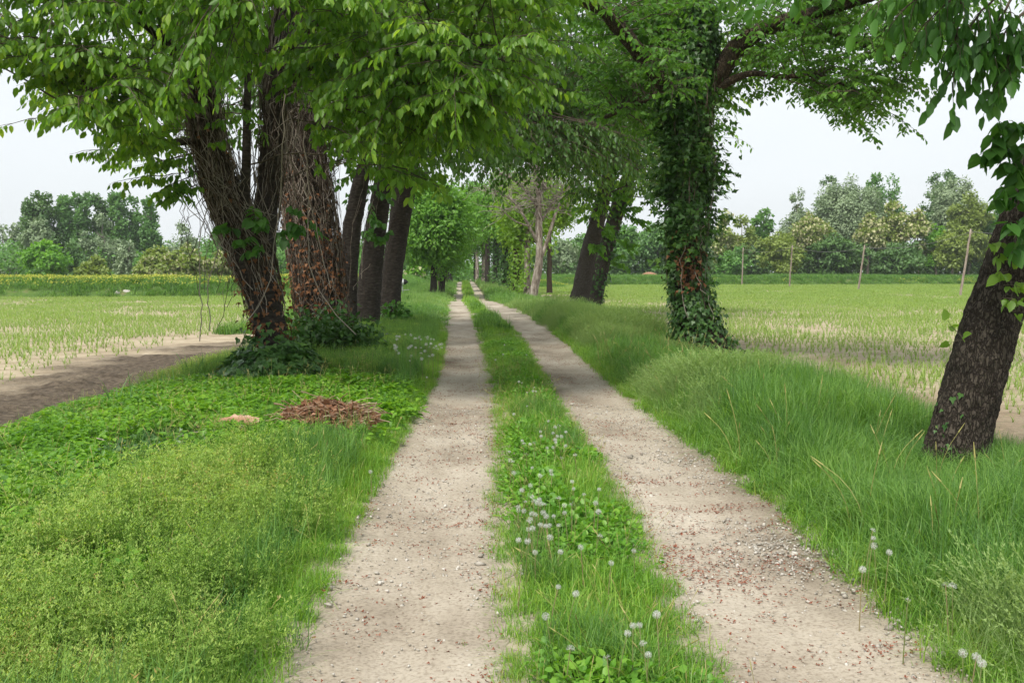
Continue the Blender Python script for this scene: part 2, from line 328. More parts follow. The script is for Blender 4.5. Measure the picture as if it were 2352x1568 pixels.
# wheel tracks: pale sandy soil
def mat_track():
    m, n, l, b = new_mat('sandy_track')
    geo_ = n.new('ShaderNodeNewGeometry')
    def noise(scale, det, st=(1, 1, 1), rough=.6):
        mp = n.new('ShaderNodeMapping'); mp.inputs['Scale'].default_value = st; l.new(geo_.outputs['Position'], mp.inputs['Vector'])
        z = n.new('ShaderNodeTexNoise'); z.inputs['Scale'].default_value = scale; z.inputs['Detail'].default_value = det; z.inputs['Roughness'].default_value = rough
        l.new(mp.outputs['Vector'], z.inputs['Vector']); return z
    a = noise(1.1, 8, (1, .45, 1)); r = ramp(n, [(.30, (.215, .178, .135)), (.47, (.355, .308, .245)), (.68, (.49, .44, .365))])
    l.new(a.outputs['Fac'], r.inputs['Fac'])
    f = noise(55, 4); r2 = ramp(n, [(.36, (.66, .63, .60)), (.52, (1, 1, 1)), (.72, (1.08, 1.07, 1.05))]); l.new(f.outputs['Fac'], r2.inputs['Fac'])
    mu = n.new('ShaderNodeMix'); mu.data_type = 'RGBA'; mu.blend_type = 'MULTIPLY'; mu.inputs['Factor'].default_value = .8
    l.new(r.outputs['Color'], mu.inputs['A']); l.new(r2.outputs['Color'], mu.inputs['B'])
    at_ = n.new('ShaderNodeAttribute'); at_.attribute_name = 'rnd'       # damp, humus-stained edge soil
    mx2 = n.new('ShaderNodeMix'); mx2.data_type = 'RGBA'; l.new(mu.outputs['Result'], mx2.inputs['A']); mx2.inputs['B'].default_value = (.115, .088, .060, 1)
    mr_ = n.new('ShaderNodeMath'); mr_.operation = 'MULTIPLY'; l.new(at_.outputs['Fac'], mr_.inputs[0]); 
    e2 = noise(7, 5); mrr = n.new('ShaderNodeMapRange'); mrr.inputs['From Min'].default_value = .3; mrr.inputs['From Max'].default_value = .65; l.new(e2.outputs['Fac'], mrr.inputs['Value'])
    l.new(mrr.outputs['Result'], mr_.inputs[1]); l.new(mr_.outputs[0], mx2.inputs['Factor'])
    l.new(mx2.outputs['Result'], b.inputs['Base Color']); b.inputs['Roughness'].default_value = .95; b.inputs['Specular IOR Level'].default_value = .1
    w = noise(9, 6, (.6, 1.6, 1)); ad = n.new('ShaderNodeMath'); ad.operation = 'MULTIPLY_ADD'; ad.inputs[1].default_value = .35
    l.new(f.outputs['Fac'], ad.inputs[0]); l.new(w.outputs['Fac'], ad.inputs[2])
    bp = n.new('ShaderNodeBump'); bp.inputs['Strength'].default_value = .55; bp.inputs['Distance'].default_value = .025
    l.new(ad.outputs[0], bp.inputs['Height']); l.new(bp.outputs['Normal'], b.inputs['Normal'])
    return m
M['track'] = mat_track()
def track(cf, wf, label, seed):
    ys = np.concatenate([np.arange(-3, 30, .07), np.arange(30, 70, .2), np.geomspace(70, 300, 60)])
    us = np.linspace(-1, 1, 17)
    c = cf(ys); w = smooth_interp(ys, YK, wf) + .03
    wl_ = w + .16 * (fbm(ys, ys * 0 + 3, .55, seed, 4) - .5) + .05 * rng.normal(0, .5, len(ys)) + .10 * (fbm(ys, ys * 0, 2.6, seed + 5) - .5)
    wr_ = w + .16 * (fbm(ys, ys * 0 + 9, .55, seed + 2, 4) - .5) + .05 * rng.normal(0, .5, len(ys)) + .10 * (fbm(ys, ys * 0, 2.6, seed + 7) - .5)
    xx = c[None] + np.where(us[:, None] < 0, us[:, None] * wl_[None], us[:, None] * wr_[None])
    yy = np.broadcast_to(ys, xx.shape)
    zz = hgt(xx, yy) + .004 + .018 * (1 - us[:, None] ** 6) + (.022 * (fbm(xx, yy, .55, seed) - .5) + .014 * (vnoise(xx, yy, .11, seed + 3) - .5)) * (1 - us[:, None] ** 4)
    edge = np.clip((np.abs(us)[:, None] - .62) / .38, 0, 1) * .30 + 0 * xx
    if seed == 11:   # a damp gravelly hollow at the right edge of the right track
        edge = np.maximum(edge, .95 * np.exp(-((yy - 5.55) / .75) ** 2) * np.clip((us[:, None] + .1) / .6, 0, 1))
        edge = np.maximum(edge, .5 * np.exp(-((yy - 8.6) / 1.6) ** 2) * np.clip((us[:, None] + .0) / .7, 0, 1))
    m = MB(); m.add(np.stack([xx, yy, zz], -1), grid_faces(*xx.shape), edge.ravel())
    return tag(build('wheel_track', m, M['track'], smooth=True), label, kind='structure')
track(lt, LW, 'pale sandy left wheel track of the lane with scattered red bracts', 3)
track(rt, RW, 'pale sandy right wheel track of the lane, gravelly along its outer edge', 11)

# fields
def mat_field(name, cols, dark):
    m, n, l, b = new_mat(name)
    geo_ = n.new('ShaderNodeNewGeometry')
    z = n.new('ShaderNodeTexNoise'); z.inputs['Scale'].default_value = 1.4; z.inputs['Detail'].default_value = 9; z.inputs['Roughness'].default_value = .68
    l.new(geo_.outputs['Position'], z.inputs['Vector']); r = ramp(n, cols); l.new(z.outputs['Fac'], r.inputs['Fac'])
    a = n.new('ShaderNodeAttribute'); a.attribute_name = 'rnd'
    mx2 = n.new('ShaderNodeMix'); mx2.data_type = 'RGBA'; l.new(a.outputs['Fac'], mx2.inputs['Factor']); l.new(r.outputs['Color'], mx2.inputs['A'])
    z3 = n.new('ShaderNodeTexNoise'); z3.inputs['Scale'].default_value = 9; z3.inputs['Detail'].default_value = 6; l.new(geo_.outputs['Position'], z3.inputs['Vector'])
    r3 = ramp(n, [(.35, tuple(c * .7 for c in dark)), (.65, tuple(c * 1.5 for c in dark))]); l.new(z3.outputs['Fac'], r3.inputs['Fac'])
    l.new(r3.outputs['Color'], mx2.inputs['B']); l.new(mx2.outputs['Result'], b.inputs['Base Color'])
    b.inputs['Roughness'].default_value = .95; b.inputs['Specular IOR Level'].default_value = .08
    z2 = n.new('ShaderNodeTexNoise'); z2.inputs['Scale'].default_value = 14; z2.inputs['Detail'].default_value = 6; l.new(geo_.outputs['Position'], z2.inputs['Vector'])
    bp = n.new('ShaderNodeBump'); bp.inputs['Strength'].default_value = .8; bp.inputs['Distance'].default_value = .05
    l.new(z2.outputs['Fac'], bp.inputs['Height']); l.new(bp.outputs['Normal'], b.inputs['Normal'])
    return m
tan = [(.30, (.27, .215, .145)), (.5, (.40, .33, .235)), (.72, (.52, .445, .335))]
M['field_l'] = mat_field('tilled_soil', tan, (.098, .078, .058))
M['field_r'] = mat_field('crusted_soil', tan, (.20, .145, .095))
FLX, FRX = -4.95, 5.0
def field(name, side, far, mat, label):
    ys = np.concatenate([np.arange(1.0, 30, .11), np.arange(30, far + .01, .8)])
    us = np.concatenate([np.arange(0, 9, .13), np.geomspace(9, 200, 40)])
    e = (FLX if side < 0 else FRX) + .5 * (fbm(ys, ys * 0 + side, 2.0, 4) - .5)
    if side < 0: e = e - .045 * np.clip(ys - 40, 0, 60)
    xx = e[None] + side * us[:, None]; yy = np.broadcast_to(ys, xx.shape)
    nearw = np.clip(1 - (np.abs(xx) - 12) / 10, 0, 1) * np.clip(1 - (yy - 26) / 10, 0, 1)
    cl = np.abs(fbm(xx, yy, .55, 21, 4) - .5) * 2
    if side < 0:
        dark = np.clip(2.3 - us[:, None] / 2.2 - (yy - 14) / 9 + 2.4 * (fbm(xx, yy, 1.5, 8, 4) - .5), 0, 1)
        rut = np.exp(-((us[:, None] - 1.2 - .10 * (yy - 14)) / .28) ** 2) * np.clip((21 - yy) / 4, 0, 1)
        zz = -.252 + (.07 * cl + .09 * np.abs(vnoise(xx, yy, .13, 5) - .5)) * nearw * (.2 + dark) + .09 * rut * fbm(xx, yy, .35, 2, 3)
    else:
        dark = np.clip(.9 - us[:, None] / 3.5 + 1.3 * (fbm(xx, yy, 1.5, 9) - .5), 0, .9) * np.clip((30 - yy) / 12, 0, 1)
        zz = -.212 + .035 * cl * nearw
    zz = np.where(us[:, None] == 0, zz - .02, zz)
    m = MB(); m.add(np.stack([xx, yy, np.maximum(zz, hgt(xx, yy) + .006)], -1), grid_faces(*xx.shape), (dark + 0 * xx).ravel())
    return tag(build(name, m, mat, smooth=True), label, kind='structure')
field('field', -1, 77, M['field_l'], 'field of young seedlings on pale soil, left of the lane')
field('field', 1, 142, M['field_r'], 'field of young seedlings on pale soil, right of the lane')

# grassy banks closing the fields
def bank(name, pts, h, w, label, seed):
    pts = np.array(pts, float); n = 160
    t = np.linspace(0, 1, n); L = np.concatenate([[0], np.cumsum(np.linalg.norm(np.diff(pts, axis=0), axis=1))]); L /= L[-1]
    cx, cy = np.interp(t, L, pts[:, 0]), np.interp(t, L, pts[:, 1])
    tx, ty = np.gradient(cx), np.gradient(cy); k = np.hypot(tx, ty); nx_, ny_ = -ty / k, tx / k
    us = np.linspace(-1, 1, 15); prof = h * np.clip(1.25 * np.cos(us * math.pi / 2) ** .8, 0, 1); tap = np.clip(np.minimum(t, 1 - t) / .05, 0, 1)[None]
    xx = cx[None] + us[:, None] * w * nx_[None]; yy = cy[None] + us[:, None] * w * ny_[None]
    zz = -.3 + (prof[:, None] * tap + .05) * (1 + .25 * (fbm(xx, yy, 5, seed) - .5)) + .25 * (fbm(xx, yy, 2.2, seed + 1) - .5) * (prof[:, None] / h)
    m = MB(); m.add(np.stack([xx, yy, zz], -1), grid_faces(*xx.shape))
    o = tag(build(name, m, M['bank'], smooth=True), label, kind='structure')
    return xx, yy, zz
M['bank'] = mat_noise('bank_turf', [(.3, (.05, .10, .02)), (.55, (.085, .15, .03)), (.78, (.19, .155, .09))], .8, 8, bump=.7, bscale=6, bdist=.15)
BL = bank('bank', [(-140, 80), (-60, 80), (-25, 80), (-11, 82), (-7.5, 96), (-7.0, 140)], 1.15, 4.0, 'grassy bank with yellow flowers closing the left field', 3)
BR = bank('bank', [(7.5, 118), (8, 140), (20, 147), (60, 147), (150, 147)], 1.15, 4.5, 'grassy bank below the trees closing the right field', 6)

# ------------------------------------------------------------------ leaves and trees
LEAF = (np.array([(0, 0, 0), (-.24, .26, .07), (-.22, .66, .04), (0, 1, -.10), (.22, .66, .04), (.24, .26, .07)]), [(0, 3, 2, 1), (0, 5, 4, 3)])
SIMPLE = (np.array([(0, 0, 0), (-.30, .45, .07), (0, 1, -.05), (.30, .45, .07)]), [(0, 1, 2), (0, 2, 3)])
ROUND = (np.array([(0, 0, 0), (-.33, .25, .05), (-.30, .68, .05), (0, 1, -.08), (.30, .68, .05), (.33, .25, .05), (0, .5, -.02)]),
         [(0, 6, 1), (1, 6, 2), (2, 6, 3), (3, 6, 4), (4, 6, 5), (5, 6, 0)])
HEART = (np.array([(0, 0, 0), (-.24, -.06, .04), (-.40, .22, .05), (-.30, .62, .05), (0, 1.05, -.10), (.30, .62, .05), (.40, .22, .05), (.24, -.06, .04), (0, .45, -.03)]),
         [(0, 8, 1), (1, 8, 2), (2, 8, 3), (3, 8, 4), (4, 8, 5), (5, 8, 6), (6, 8, 7), (7, 8, 0)])
IVY = (np.array([(0, 0, 0), (-.30, -.10, .02), (-.50, .25, .02), (-.24, .42, .04), (0, 1, -.02), (.24, .42, .04), (.50, .25, .02), (.30, -.10, .02), (0, .3, -.03)]),
       [(0, 8, 1), (1, 8, 2), (2, 8, 3), (3, 8, 4), (4, 8, 5), (5, 8, 6), (6, 8, 7), (7, 8, 0)])
def frames(d, hint):
    d = nrm(d); n = hint - d * np.sum(d * hint, -1, keepdims=True); n = nrm(n); return np.cross(d, n), d, n
def rv(n, s=1.0): return rng.normal(0, s, (n, 3))
def curve(P, n):                      # smooth resampling of a polyline given as (x, y, z, r) rows
    P = np.asarray(P, float); L = np.concatenate([[0], np.cumsum(np.linalg.norm(np.diff(P[:, :3], axis=0), axis=1))])
    t = np.linspace(0, L[-1], n); Q = np.stack([np.interp(t, L, P[:, k]) for k in range(P.shape[1])], -1)
    for _ in range(3): Q[1:-1] = (Q[:-2] + 2 * Q[1:-1] + Q[2:]) / 4
    return Q

class Tree:
    def __init__(s, name, label, base, cat='tree', group=None):
        base = np.array(base, float); base[2] = float(hgt(base[0], base[1])) - .03
        s.e = thing(name, label, cat, base, group); s.base = base
        s.trunk = MB(); s.br = MB(); s.att = []; s.lp = []; s.ld = []; s.ln = []; s.ll = []; s.seed = int(rng.integers(1, 30))
    def limb(s, P, n=26, sides=18, wob=.16, lump=.06, attach=True, zmin=0, mb=None, ridge=None):
        Q = curve(P, n); s.seed += 1
        (mb or s.trunk).tube(Q[:, :3], Q[:, 3], sides, rng.random(), wob=wob, seed=s.seed, lump=lump, ridge=ridge)
        if attach: s.att.append(Q[Q[:, 2] > zmin])
        return Q
    def pxlimb(s, rows, ws=1.0, **k):         # rows of (px, py, depth, width in px)
        return s.limb([(*at(a, b, d), w * ws / FOC * d / 2) for a, b, d, w in rows], **k)
    def leaves(s, P, d, n, L): s.lp.append(P); s.ld.append(d); s.ln.append(n); s.ll.append(np.broadcast_to(L, (len(P),)).astype(float))
    def twig(s, P0, dr, L, leafL, gap, r=.004, droop=.25, hang=.9, spread=.5, first=.1):
        k = 4; t = np.linspace(0, 1, k)[:, None]; dr = nrm(dr)
        wig = rv(k, .03 * L); wig[0] = 0
        P = P0 + dr * L * t + np.array([0, 0, -1]) * droop * L * t ** 2 + wig * t
        s.br.tube(P, np.linspace(r, r * .35, k), 3, rng.random(), cap=False)
        n = max(2, int(L * (1 - first) / gap)); u = first + (1 - first) * (np.arange(n) + rng.random(n) * .8) / n; u = np.minimum(u, 1) 
        B = np.stack([np.interp(u, t[:, 0], P[:, j]) for j in range(3)], -1)
        lat = nrm(np.cross(dr, [0, 0, 1.0]) + 1e-6); sg = np.where(np.arange(n) % 2, 1.0, -1.0)[:, None]
        d = dr * .35 + lat * sg * spread + np.array([0, 0, -hang]) + rv(n, .22)
        s.leaves(B + nrm(d) * .02, d, lat * sg * .5 + np.array([0, 0, .55]) + rv(n, .55), leafL * rng.uniform(.5, 1.25, n))
    def spray(s, E, ntw, tl, leafL, gap, lift=.22, r0=.02, S=None, f0=.35, tdroop=.25, hang=.9, tr=.004, spread=.5):
        E = np.asarray(E, float)
        if S is None:
            A = np.concatenate(s.att); D = np.linalg.norm(A[:, :3] - E, axis=1) + np.maximum(0, A[:, 2] - E[2] - .3) * 1.2
            S = A[rng.choice(np.argsort(D)[:5])][:3]
        S = np.asarray(S, float); ln = np.linalg.norm(E - S); C = S + (E - S) * .5 + np.array([0, 0, lift * ln]) + rv(1, .06 * ln)[0]
        n = 10; t = np.linspace(0, 1, n)[:, None]
        P = (1 - t) ** 2 * S + 2 * t * (1 - t) * C + t * t * E + rv(n, .012 * ln) * t * (1 - t) * 3
        s.br.tube(P, np.linspace(r0, .004, n), 5, rng.random(), cap=False)
        T = np.gradient(P, axis=0)
        for k in range(ntw):
            u = f0 + (1 - f0) * (k + rng.random()) / ntw; i = u * (n - 1); a = int(min(i, n - 2)); f = i - a
            p0 = P[a] * (1 - f) + P[a + 1] * f; tn = nrm(T[a]); lat = nrm(np.cross(tn, [0, 0, 1.0]) + 1e-6)
            dr = tn * .55 + lat * (1 if k % 2 else -1) * .85 + np.array([0, 0, -.05]) + rv(1, .22)[0]
            s.twig(p0, dr, tl * rng.uniform(.5, 1.1), leafL, gap, tr, tdroop, hang, spread)
        s.twig(E, T[-1], tl * .7, leafL, gap, tr, tdroop, hang, spread)
    def cloud(s, c, rad, ncl, per, leafL, cr, flat=.55, hang=.35, shell=.5):   # leaf clumps filling a crown (trees too far away to show their twigs)
        v = nrm(rv(ncl)); k = rng.uniform(shell, 1, ncl)[:, None] ** .7
        C = np.asarray(c) + v * np.asarray(rad) * k
        if len(s.att):
            A = np.concatenate(s.att)
            for i in rng.choice(ncl, min(ncl, 14), replace=False):
                a = A[rng.choice(np.argsort(np.linalg.norm(A[:, :3] - C[i], axis=1))[:4])]
                mid = (a[:3] + C[i]) / 2 + np.array([0, 0, .08 * np.linalg.norm(C[i] - a[:3])])
                s.br.tube(curve([(*a[:3], a[3] * .45), (*mid, a[3] * .28), (*C[i], .015)], 7)[:, :3], np.linspace(a[3] * .4, .015, 7), 5, cap=False)
        n = ncl * per; cc = np.repeat(C, per, 0); vv = np.repeat(v, per, 0)
        off = rv(n) * cr * np.array([1, 1, flat])
        P = cc + off
        s.leaves(P, vv * .5 + rv(n, .6) + np.array([0, 0, -hang]), vv * .5 + nrm(off) * .5 + np.array([0, 0, .6]) + rv(n, .4), leafL * rng.uniform(.6, 1.2, n))
    def finish(s, bark, leafmat, tmpl=LEAF, twig='twig', crown='crown', extra=None):
        o = build('trunk', s.trunk, M[bark], s.e, smooth=True)
        if s.br.n: build('branches', s.br, M[twig], s.e)
        if s.lp:
            m = MB(); P = np.concatenate(s.lp); d = np.concatenate(s.ld); n = np.concatenate(s.ln); L = np.concatenate(s.ll)
            a, b, c = frames(d, n); m.inst(tmpl[0], tmpl[1], P, a, b, c, L, np.clip(rng.normal(.5, .22, len(P)), 0, 1))
            build(crown, m, M[leafmat], s.e)
            s.lp, s.ld, s.ln, s.ll = [], [], [], []
        return s
    def foliage(s, name, leafmat, tmpl, keep=None):     # turn the leaves gathered so far into a part of their own
        m = MB(); P = np.concatenate(s.lp); d = np.concatenate(s.ld); n = np.concatenate(s.ln); L = np.concatenate(s.ll)
        a, b, c = frames(d, n); m.inst(tmpl[0], tmpl[1], P, a, b, c, L, np.clip(rng.normal(.5, .22, len(P)), 0, 1))
        s.lp, s.ld, s.ln, s.ll = [], [], [], []
        return build(name, m, M[leafmat], s.e)
    def shoot(s, P, dr, L, leafL, gap, leafmat, tmpl=HEART, name='shoot', n=1, **k):   # a leafy shoot as a part of its own
        keep = s.br; s.br = MB()
        for _ in range(n): s.twig(np.asarray(P, float), np.asarray(dr) + (rv(1, .45)[0] if n > 1 else 0), L * rng.uniform(.8, 1.1), leafL, gap, **k)
        m = s.br; s.br = keep; P_ = np.concatenate(s.lp); a, b, c = frames(np.concatenate(s.ld), np.concatenate(s.ln)); m.M = [x * 0 + 1 for x in m.M]
        m.inst(tmpl[0], tmpl[1], P_, a, b, c, np.concatenate(s.ll), np.clip(rng.normal(.5, .22, len(P_)), 0, 1)); s.lp, s.ld, s.ln, s.ll = [], [], [], []
        return build(name, m, [M[leafmat], M['twig']], s.e)
    def shell(s, Q, n, z0, z1, leafL, out=.06, jitter=.05, dens=None, droop=1.0, lumps=.0):   # leaves clothing a stem
        i = rng.random(n) * (len(Q) - 1); a = i.astype(int); f = (i - a)[:, None]; C = Q[a] * (1 - f) + Q[np.minimum(a + 1, len(Q) - 1)] * f
        th = rng.random(n) * 2 * math.pi; o = np.stack([np.cos(th), np.sin(th), 0 * th], -1)
        ok = (C[:, 2] > z0) & (C[:, 2] < z1)
        if dens is not None: ok &= rng.random(n) < dens(C, th)
        C, o, th = C[ok], o[ok], th[ok]; n = len(C)
        lp = lumps * np.clip(fbm(th * 1.6, C[:, 2] * 2.0, 1, 5) - .35, 0, 1) * 2
        P = C[:, :3] + o * (C[:, 3] * 1.02 + out * rng.random(n) + lp * rng.uniform(.2, 1, n))[:, None] + rv(n, jitter) * np.array([1, 1, 1])
        s.leaves(P, o * .35 + np.array([0, 0, -droop]) + rv(n, .35), o * 1.0 + np.array([0, 0, .35]) + rv(n, .35), leafL * rng.uniform(.55, 1.2, n))
    def vines(s, Q, n, z0, z1, r=.006, out=.03, wand=.6, mat='vine', name='dead_vines', mb=None, fray=0.0):
        m = mb or MB()
        for _ in range(n):
            za = rng.uniform(z0, z1 - .3); zb = min(z1, za + rng.uniform(.5, 2.2)); k = 9
            z = np.linspace(za, zb, k); th = rng.random() * 6.28 + np.cumsum(rng.normal(0, wand / k * 2.2, k))
            c = np.stack([np.interp(z, Q[:, 2], Q[:, j]) for j in range(4)], -1)
            rr = c[:, 3] * 1.03 + out * rng.random() + np.abs(np.cumsum(rng.normal(0, .012, k))) + fray * rng.random() * np.linspace(0, 1, k) ** 2
            P = np.stack([c[:, 0] + rr * np.cos(th), c[:, 1] + rr * np.sin(th), z], -1) + rv(k, .008)
            m.tube(P, r * rng.uniform(.4, 1.3), 3, rng.random(), cap=False)
        return m

def low(px, pts):
    a = np.array(pts, float); return np.interp(px, a[:, 0], a[:, 1])
def targets(n, box, bound, behind=None):     # crown points whose underside follows the bound
    out = []
    while len(out) < n:
        p = np.array([rng.uniform(*box[0]), rng.uniform(*box[1]), rng.uniform(*box[2])])
        px, py = proj(p)
        if py < low(px, bound) and (behind is None or rng.random() < .45 or p[1] > low(px, behind)): out.append(p)
    return out

# ---- left row, first tree: forked, overgrown with dead creeper, big hanging crown
t = Tree('cherry_tree', 'forked tree wrapped in dead creeper with hanging cherry leaves, ivy at its foot', at(628, 850, 14.8))
q1 = t.pxlimb([(640, 880, 14.8, 96), (624, 780, 14.8, 66), (606, 680, 14.8, 74), (578, 590, 14.8, 84), (540, 500, 14.7, 78), (500, 410, 14.6, 66), (474, 310, 14.5, 58), (458, 190, 14.4, 52), (452, 60, 14.3, 54), (440, -120, 14.2, 44), (400, -420, 13.8, 26), (380, -700, 13.4, 10)], n=120, sides=48, zmin=2.6, lump=0, ridge=(.05, .10))
q2 = t.pxlimb([(598, 620, 14.85, 66), (606, 520, 14.95, 54), (620, 410, 15.1, 48), (630, 280, 15.2, 44), (640, 120, 15.3, 52), (665, -60, 15.4, 44), (720, -420, 15.6, 20), (740, -640, 15.6, 8)], n=34, zmin=2.6)
q3 = t.pxlimb([(560, 470, 14.6, 26), (566, 390, 14.5, 21), (566, 280, 14.4, 18), (572, 120, 14.3, 15), (590, -60, 14.1, 10)], n=18, sides=9, wob=.05, zmin=2.9)
for rows in ([(460, 190, 14.4, 34), (380, 90, 13.6, 26), (290, 20, 12.8, 18), (190, -60, 12.3, 10)], [(470, 260, 14.4, 26), (380, 215, 13.9, 20), (260, 205, 13.4, 13), (150, 240, 13.1, 7)],
             [(640, 120, 15.3, 34), (760, 20, 14.2, 28), (900, -40, 13.2, 22), (1080, -30, 12.6, 14), (1200, 0, 12.4, 8)], [(632, 200, 15.2, 28), (740, 130, 14.0, 22), (880, 110, 13.0, 16), (1060, 140, 12.4, 10), (1180, 190, 12.2, 6)],
             [(455, 100, 14.3, 30), (500, -40, 12.8, 24), (560, -120, 11.6, 16), (640, -150, 10.8, 9)], [(470, 320, 14.5, 18), (400, 330, 14.2, 13), (330, 350, 14, 7)]):
    t.pxlimb(rows, n=14, sides=8, wob=.08, lump=.02)
bound = [(-400, 60), (-60, 85), (85, 92), (92, 225), (150, 255), (210, 300), (290, 365), (380, 405), (430, 380), (455, 220), (560, 150), (650, 170), (700, 235), (760, 300), (830, 345), (900, 375), (960, 360), (1060, 330), (1160, 290), (1240, 210), (1290, 120), (1330, 40), (1400, -400)]
for E in targets(225, ((-6.6, 1.4), (10.3, 13.2), (3.1, 5.6)), bound): t.spray(E, 8, .5, .115, .028, lift=.10, r0=.013, tdroop=.30)
for E in targets(235, ((-7.0, 1.5), (10.8, 17.0), (3.2, 6.4)), bound): t.spray(E, 7, .52, .115, .034, lift=.12, r0=.014, tdroop=.30)
for E in targets(34, ((-6.5, 1.2), (11.0, 18.5), (6.4, 8.6)), [(-3000, 3000), (3000, 3000)]): t.spray(E, 6, .7, .15, .06, lift=.12, r0=.02)
for a, b, c, d in ((330, 235, 25, 285, ), (430, 315, 205, 345), (470, 395, 292, 412), (450, 425, 400, 448), (380, 200, 130, 245), (300, 120, 85, 150), (180, 60, 20, 40), (120, 30, -40, 60), (420, 240, 220, 262), (400, 180, 150, 190), (440, 300, 300, 320), (460, 350, 350, 372), (420, 150, 180, 130), (450, 400, 380, 430), (330, 80, 120, 95)):
    S = at(a, b, 14.0); E = at(c, d, 13.6); t.spray(E, 9, .34, .125, .03, S=S, lift=.04, r0=.009, f0=.12, tdroop=.15)
for a, b, c, d in ((860, 240, 1290, 205), (820, 320, 1060, 265), (900, 150, 1310, 95), (900, 250, 1180, 320), (760, 250, 940, 295), (1000, 160, 1245, 150), (700, 300, 830, 330), (820, 380, 930, 400), (900, 380, 1000, 425)):
    t.spray(at(c, d, 11.9), 11, .42, .13, .03, S=at(a, b, 13.0), lift=.05, r0=.011, f0=.1, tdroop=.25)
t.finish('bark_dark', 'cherry')
for a, b in ((560, 575), (610, 535), (660, 525), (700, 510), (545, 540), (600, 580), (585, 520), (640, 545)):      # leafy shoots low on the trunk
    t.shoot(at(a, b - 15, 14.3), (rng.normal(0, .6), -.7, .2), .36, .135, .034, 'big_leaf', n=2, hang=.7)
for a, b in ((560, 250), (480, 330), (600, 300), (520, 280)): t.shoot(at(a, b, 14.0), (rng.normal(0, .5), -.7, .3), .4, .13, .04, 'cherry', LEAF, n=2)
m = t.vines(q1, 620, .9, 6.2, r=.0062, out=.07, wand=.8); t.vines(q2, 240, 2.0, 6.0, r=.006, out=.06, wand=.9, mb=m)
t.vines(q1, 70, 1.6, 4.2, r=.006, out=.25, wand=1.2, mb=m, fray=.55); t.vines(q2, 40, 2, 4.6, r=.006, out=.2, wand=1.2, mb=m, fray=.4)
for _ in range(26):                                # loose creeper stems hanging free of the trunk
    p = at(rng.uniform(425, 560), rng.uniform(400, 560), 14.5 + rng.normal(0, .25)); k = 9; L = rng.uniform(.4, 1.3)
    P = p + np.stack([np.cumsum(rng.normal(-.015, .045, k)), np.cumsum(rng.normal(0, .03, k)), -np.linspace(0, L, k)], -1); m.tube(P, .0045, 3, rng.random(), cap=False)
for pts in ([(655, 180), (650, 330), (640, 520), (612, 690), (570, 740)], [(700, 300), (712, 470), (700, 600), (745, 700), (820, 770)], [(480, 470), (455, 560), (462, 700), (458, 780)], [(520, 520), (480, 640), (482, 760)], [(700, 420), (735, 560), (760, 660)]):
    Q = curve([(*at(a, b, 14.2), 0) for a, b in pts], 16); m.tube(Q[:, :3] + rv(16, .012), .007, 4, .95, cap=False)
build('dead_vines', m, M['vine'], t.e)
t.shell(q1, 6500, .55, 2.1, .075, out=.10, dens=lambda C, th: np.clip(1.25 - (C[:, 2] - .6) / 1.2, .06, 1) * .5); t.shell(q1, 900, 1.4, 4.6, .07, out=.12, dens=lambda C, th: .35)
t.foliage('dead_leaves', 'deadleaf', IVY)
t.shell(q1, 4600, -.2, 1.15, .10, out=.22, dens=lambda C, th: np.clip(1.25 - C[:, 2] / .9, 0, 1), lumps=.30)
n = 2600; th = rng.random(n) * 6.28; r_ = .25 + .75 * rng.random(n) ** .7; px_ = t.base[0] + r_ * np.cos(th) * .80 + .10; py_ = t.base[1] + r_ * np.sin(th) * 1.15 - .65
P = np.stack([px_, py_, hgt(px_, py_) + np.clip(.9 * (1.02 - r_), .06, 1) * np.clip(fbm(px_, py_, .35, 14) * 1.9 - .35, .12, 1.2) + rng.uniform(0, .14, n)], -1)
t.leaves(P, np.stack([np.cos(th), np.sin(th), -.6 + 0 * th], -1) + rv(n, .4), np.stack([np.cos(th) * .7, np.sin(th) * .7, .8 + 0 * th], -1) + rv(n, .3), .10 * rng.uniform(.6, 1.2, n))
t.foliage('ivy', 'ivy', IVY)

# ---- left row, second tree: column of dead creeper
t = Tree('cherry_tree', 'thick trunk clad in a dense mat of reddish dead ivy, second in the left row', at(742, 790, 19.0))
q1 = t.pxlimb([(745, 800, 19, 100), (742, 730, 19, 90), (728, 620, 19, 92), (712, 500, 19, 96), (698, 400, 19, 88), (684, 300, 19, 72), (680, 180, 19, 60), (690, 20, 19, 46), (700, -300, 19, 24), (700, -480, 19, 8)], n=40, sides=22, zmin=3.2)
for rows in ([(690, 320, 19, 34), (760, 250, 18.4, 26), (860, 180, 17.8, 16), (950, 160, 17.4, 8)], [(684, 260, 19, 34), (620, 160, 19.4, 26), (520, 80, 20, 12)], [(682, 220, 19, 30), (780, 80, 19, 22), (960, -20, 18.6, 10)]): t.pxlimb(rows, n=12, sides=8, wob=.08, lump=.02)
b2 = [(-400, 120), (380, 300), (520, 310), (640, 250), (760, 290), (840, 380), (920, 380), (1010, 400), (1090, 370), (1200, 250), (1300, 100), (1400, -300)]
for E in targets(120, ((-6.0, 2.0), (16.5, 23.5), (3.4, 8.6)), b2): t.spray(E, 6, .6, .13, .05, lift=.12, r0=.018)
t.finish('bark_dark', 'cherry_shaded')
m = t.vines(q1, 1000, .2, 5.0, r=.0065, out=.12, wand=.5); t.vines(q1, 300, 2.4, 5.4, r=.006, out=.25, wand=.9, mb=m, fray=.3)
build('dead_vines', m, M['vine'], t.e)
t.shell(q1, 9000, .5, 4.0, .075, out=.14, dens=lambda C, th: np.clip(1.0 - np.abs(C[:, 2] - 1.4) / 2.0, .08, 1)); t.foliage('dead_leaves', 'deadleaf', IVY)

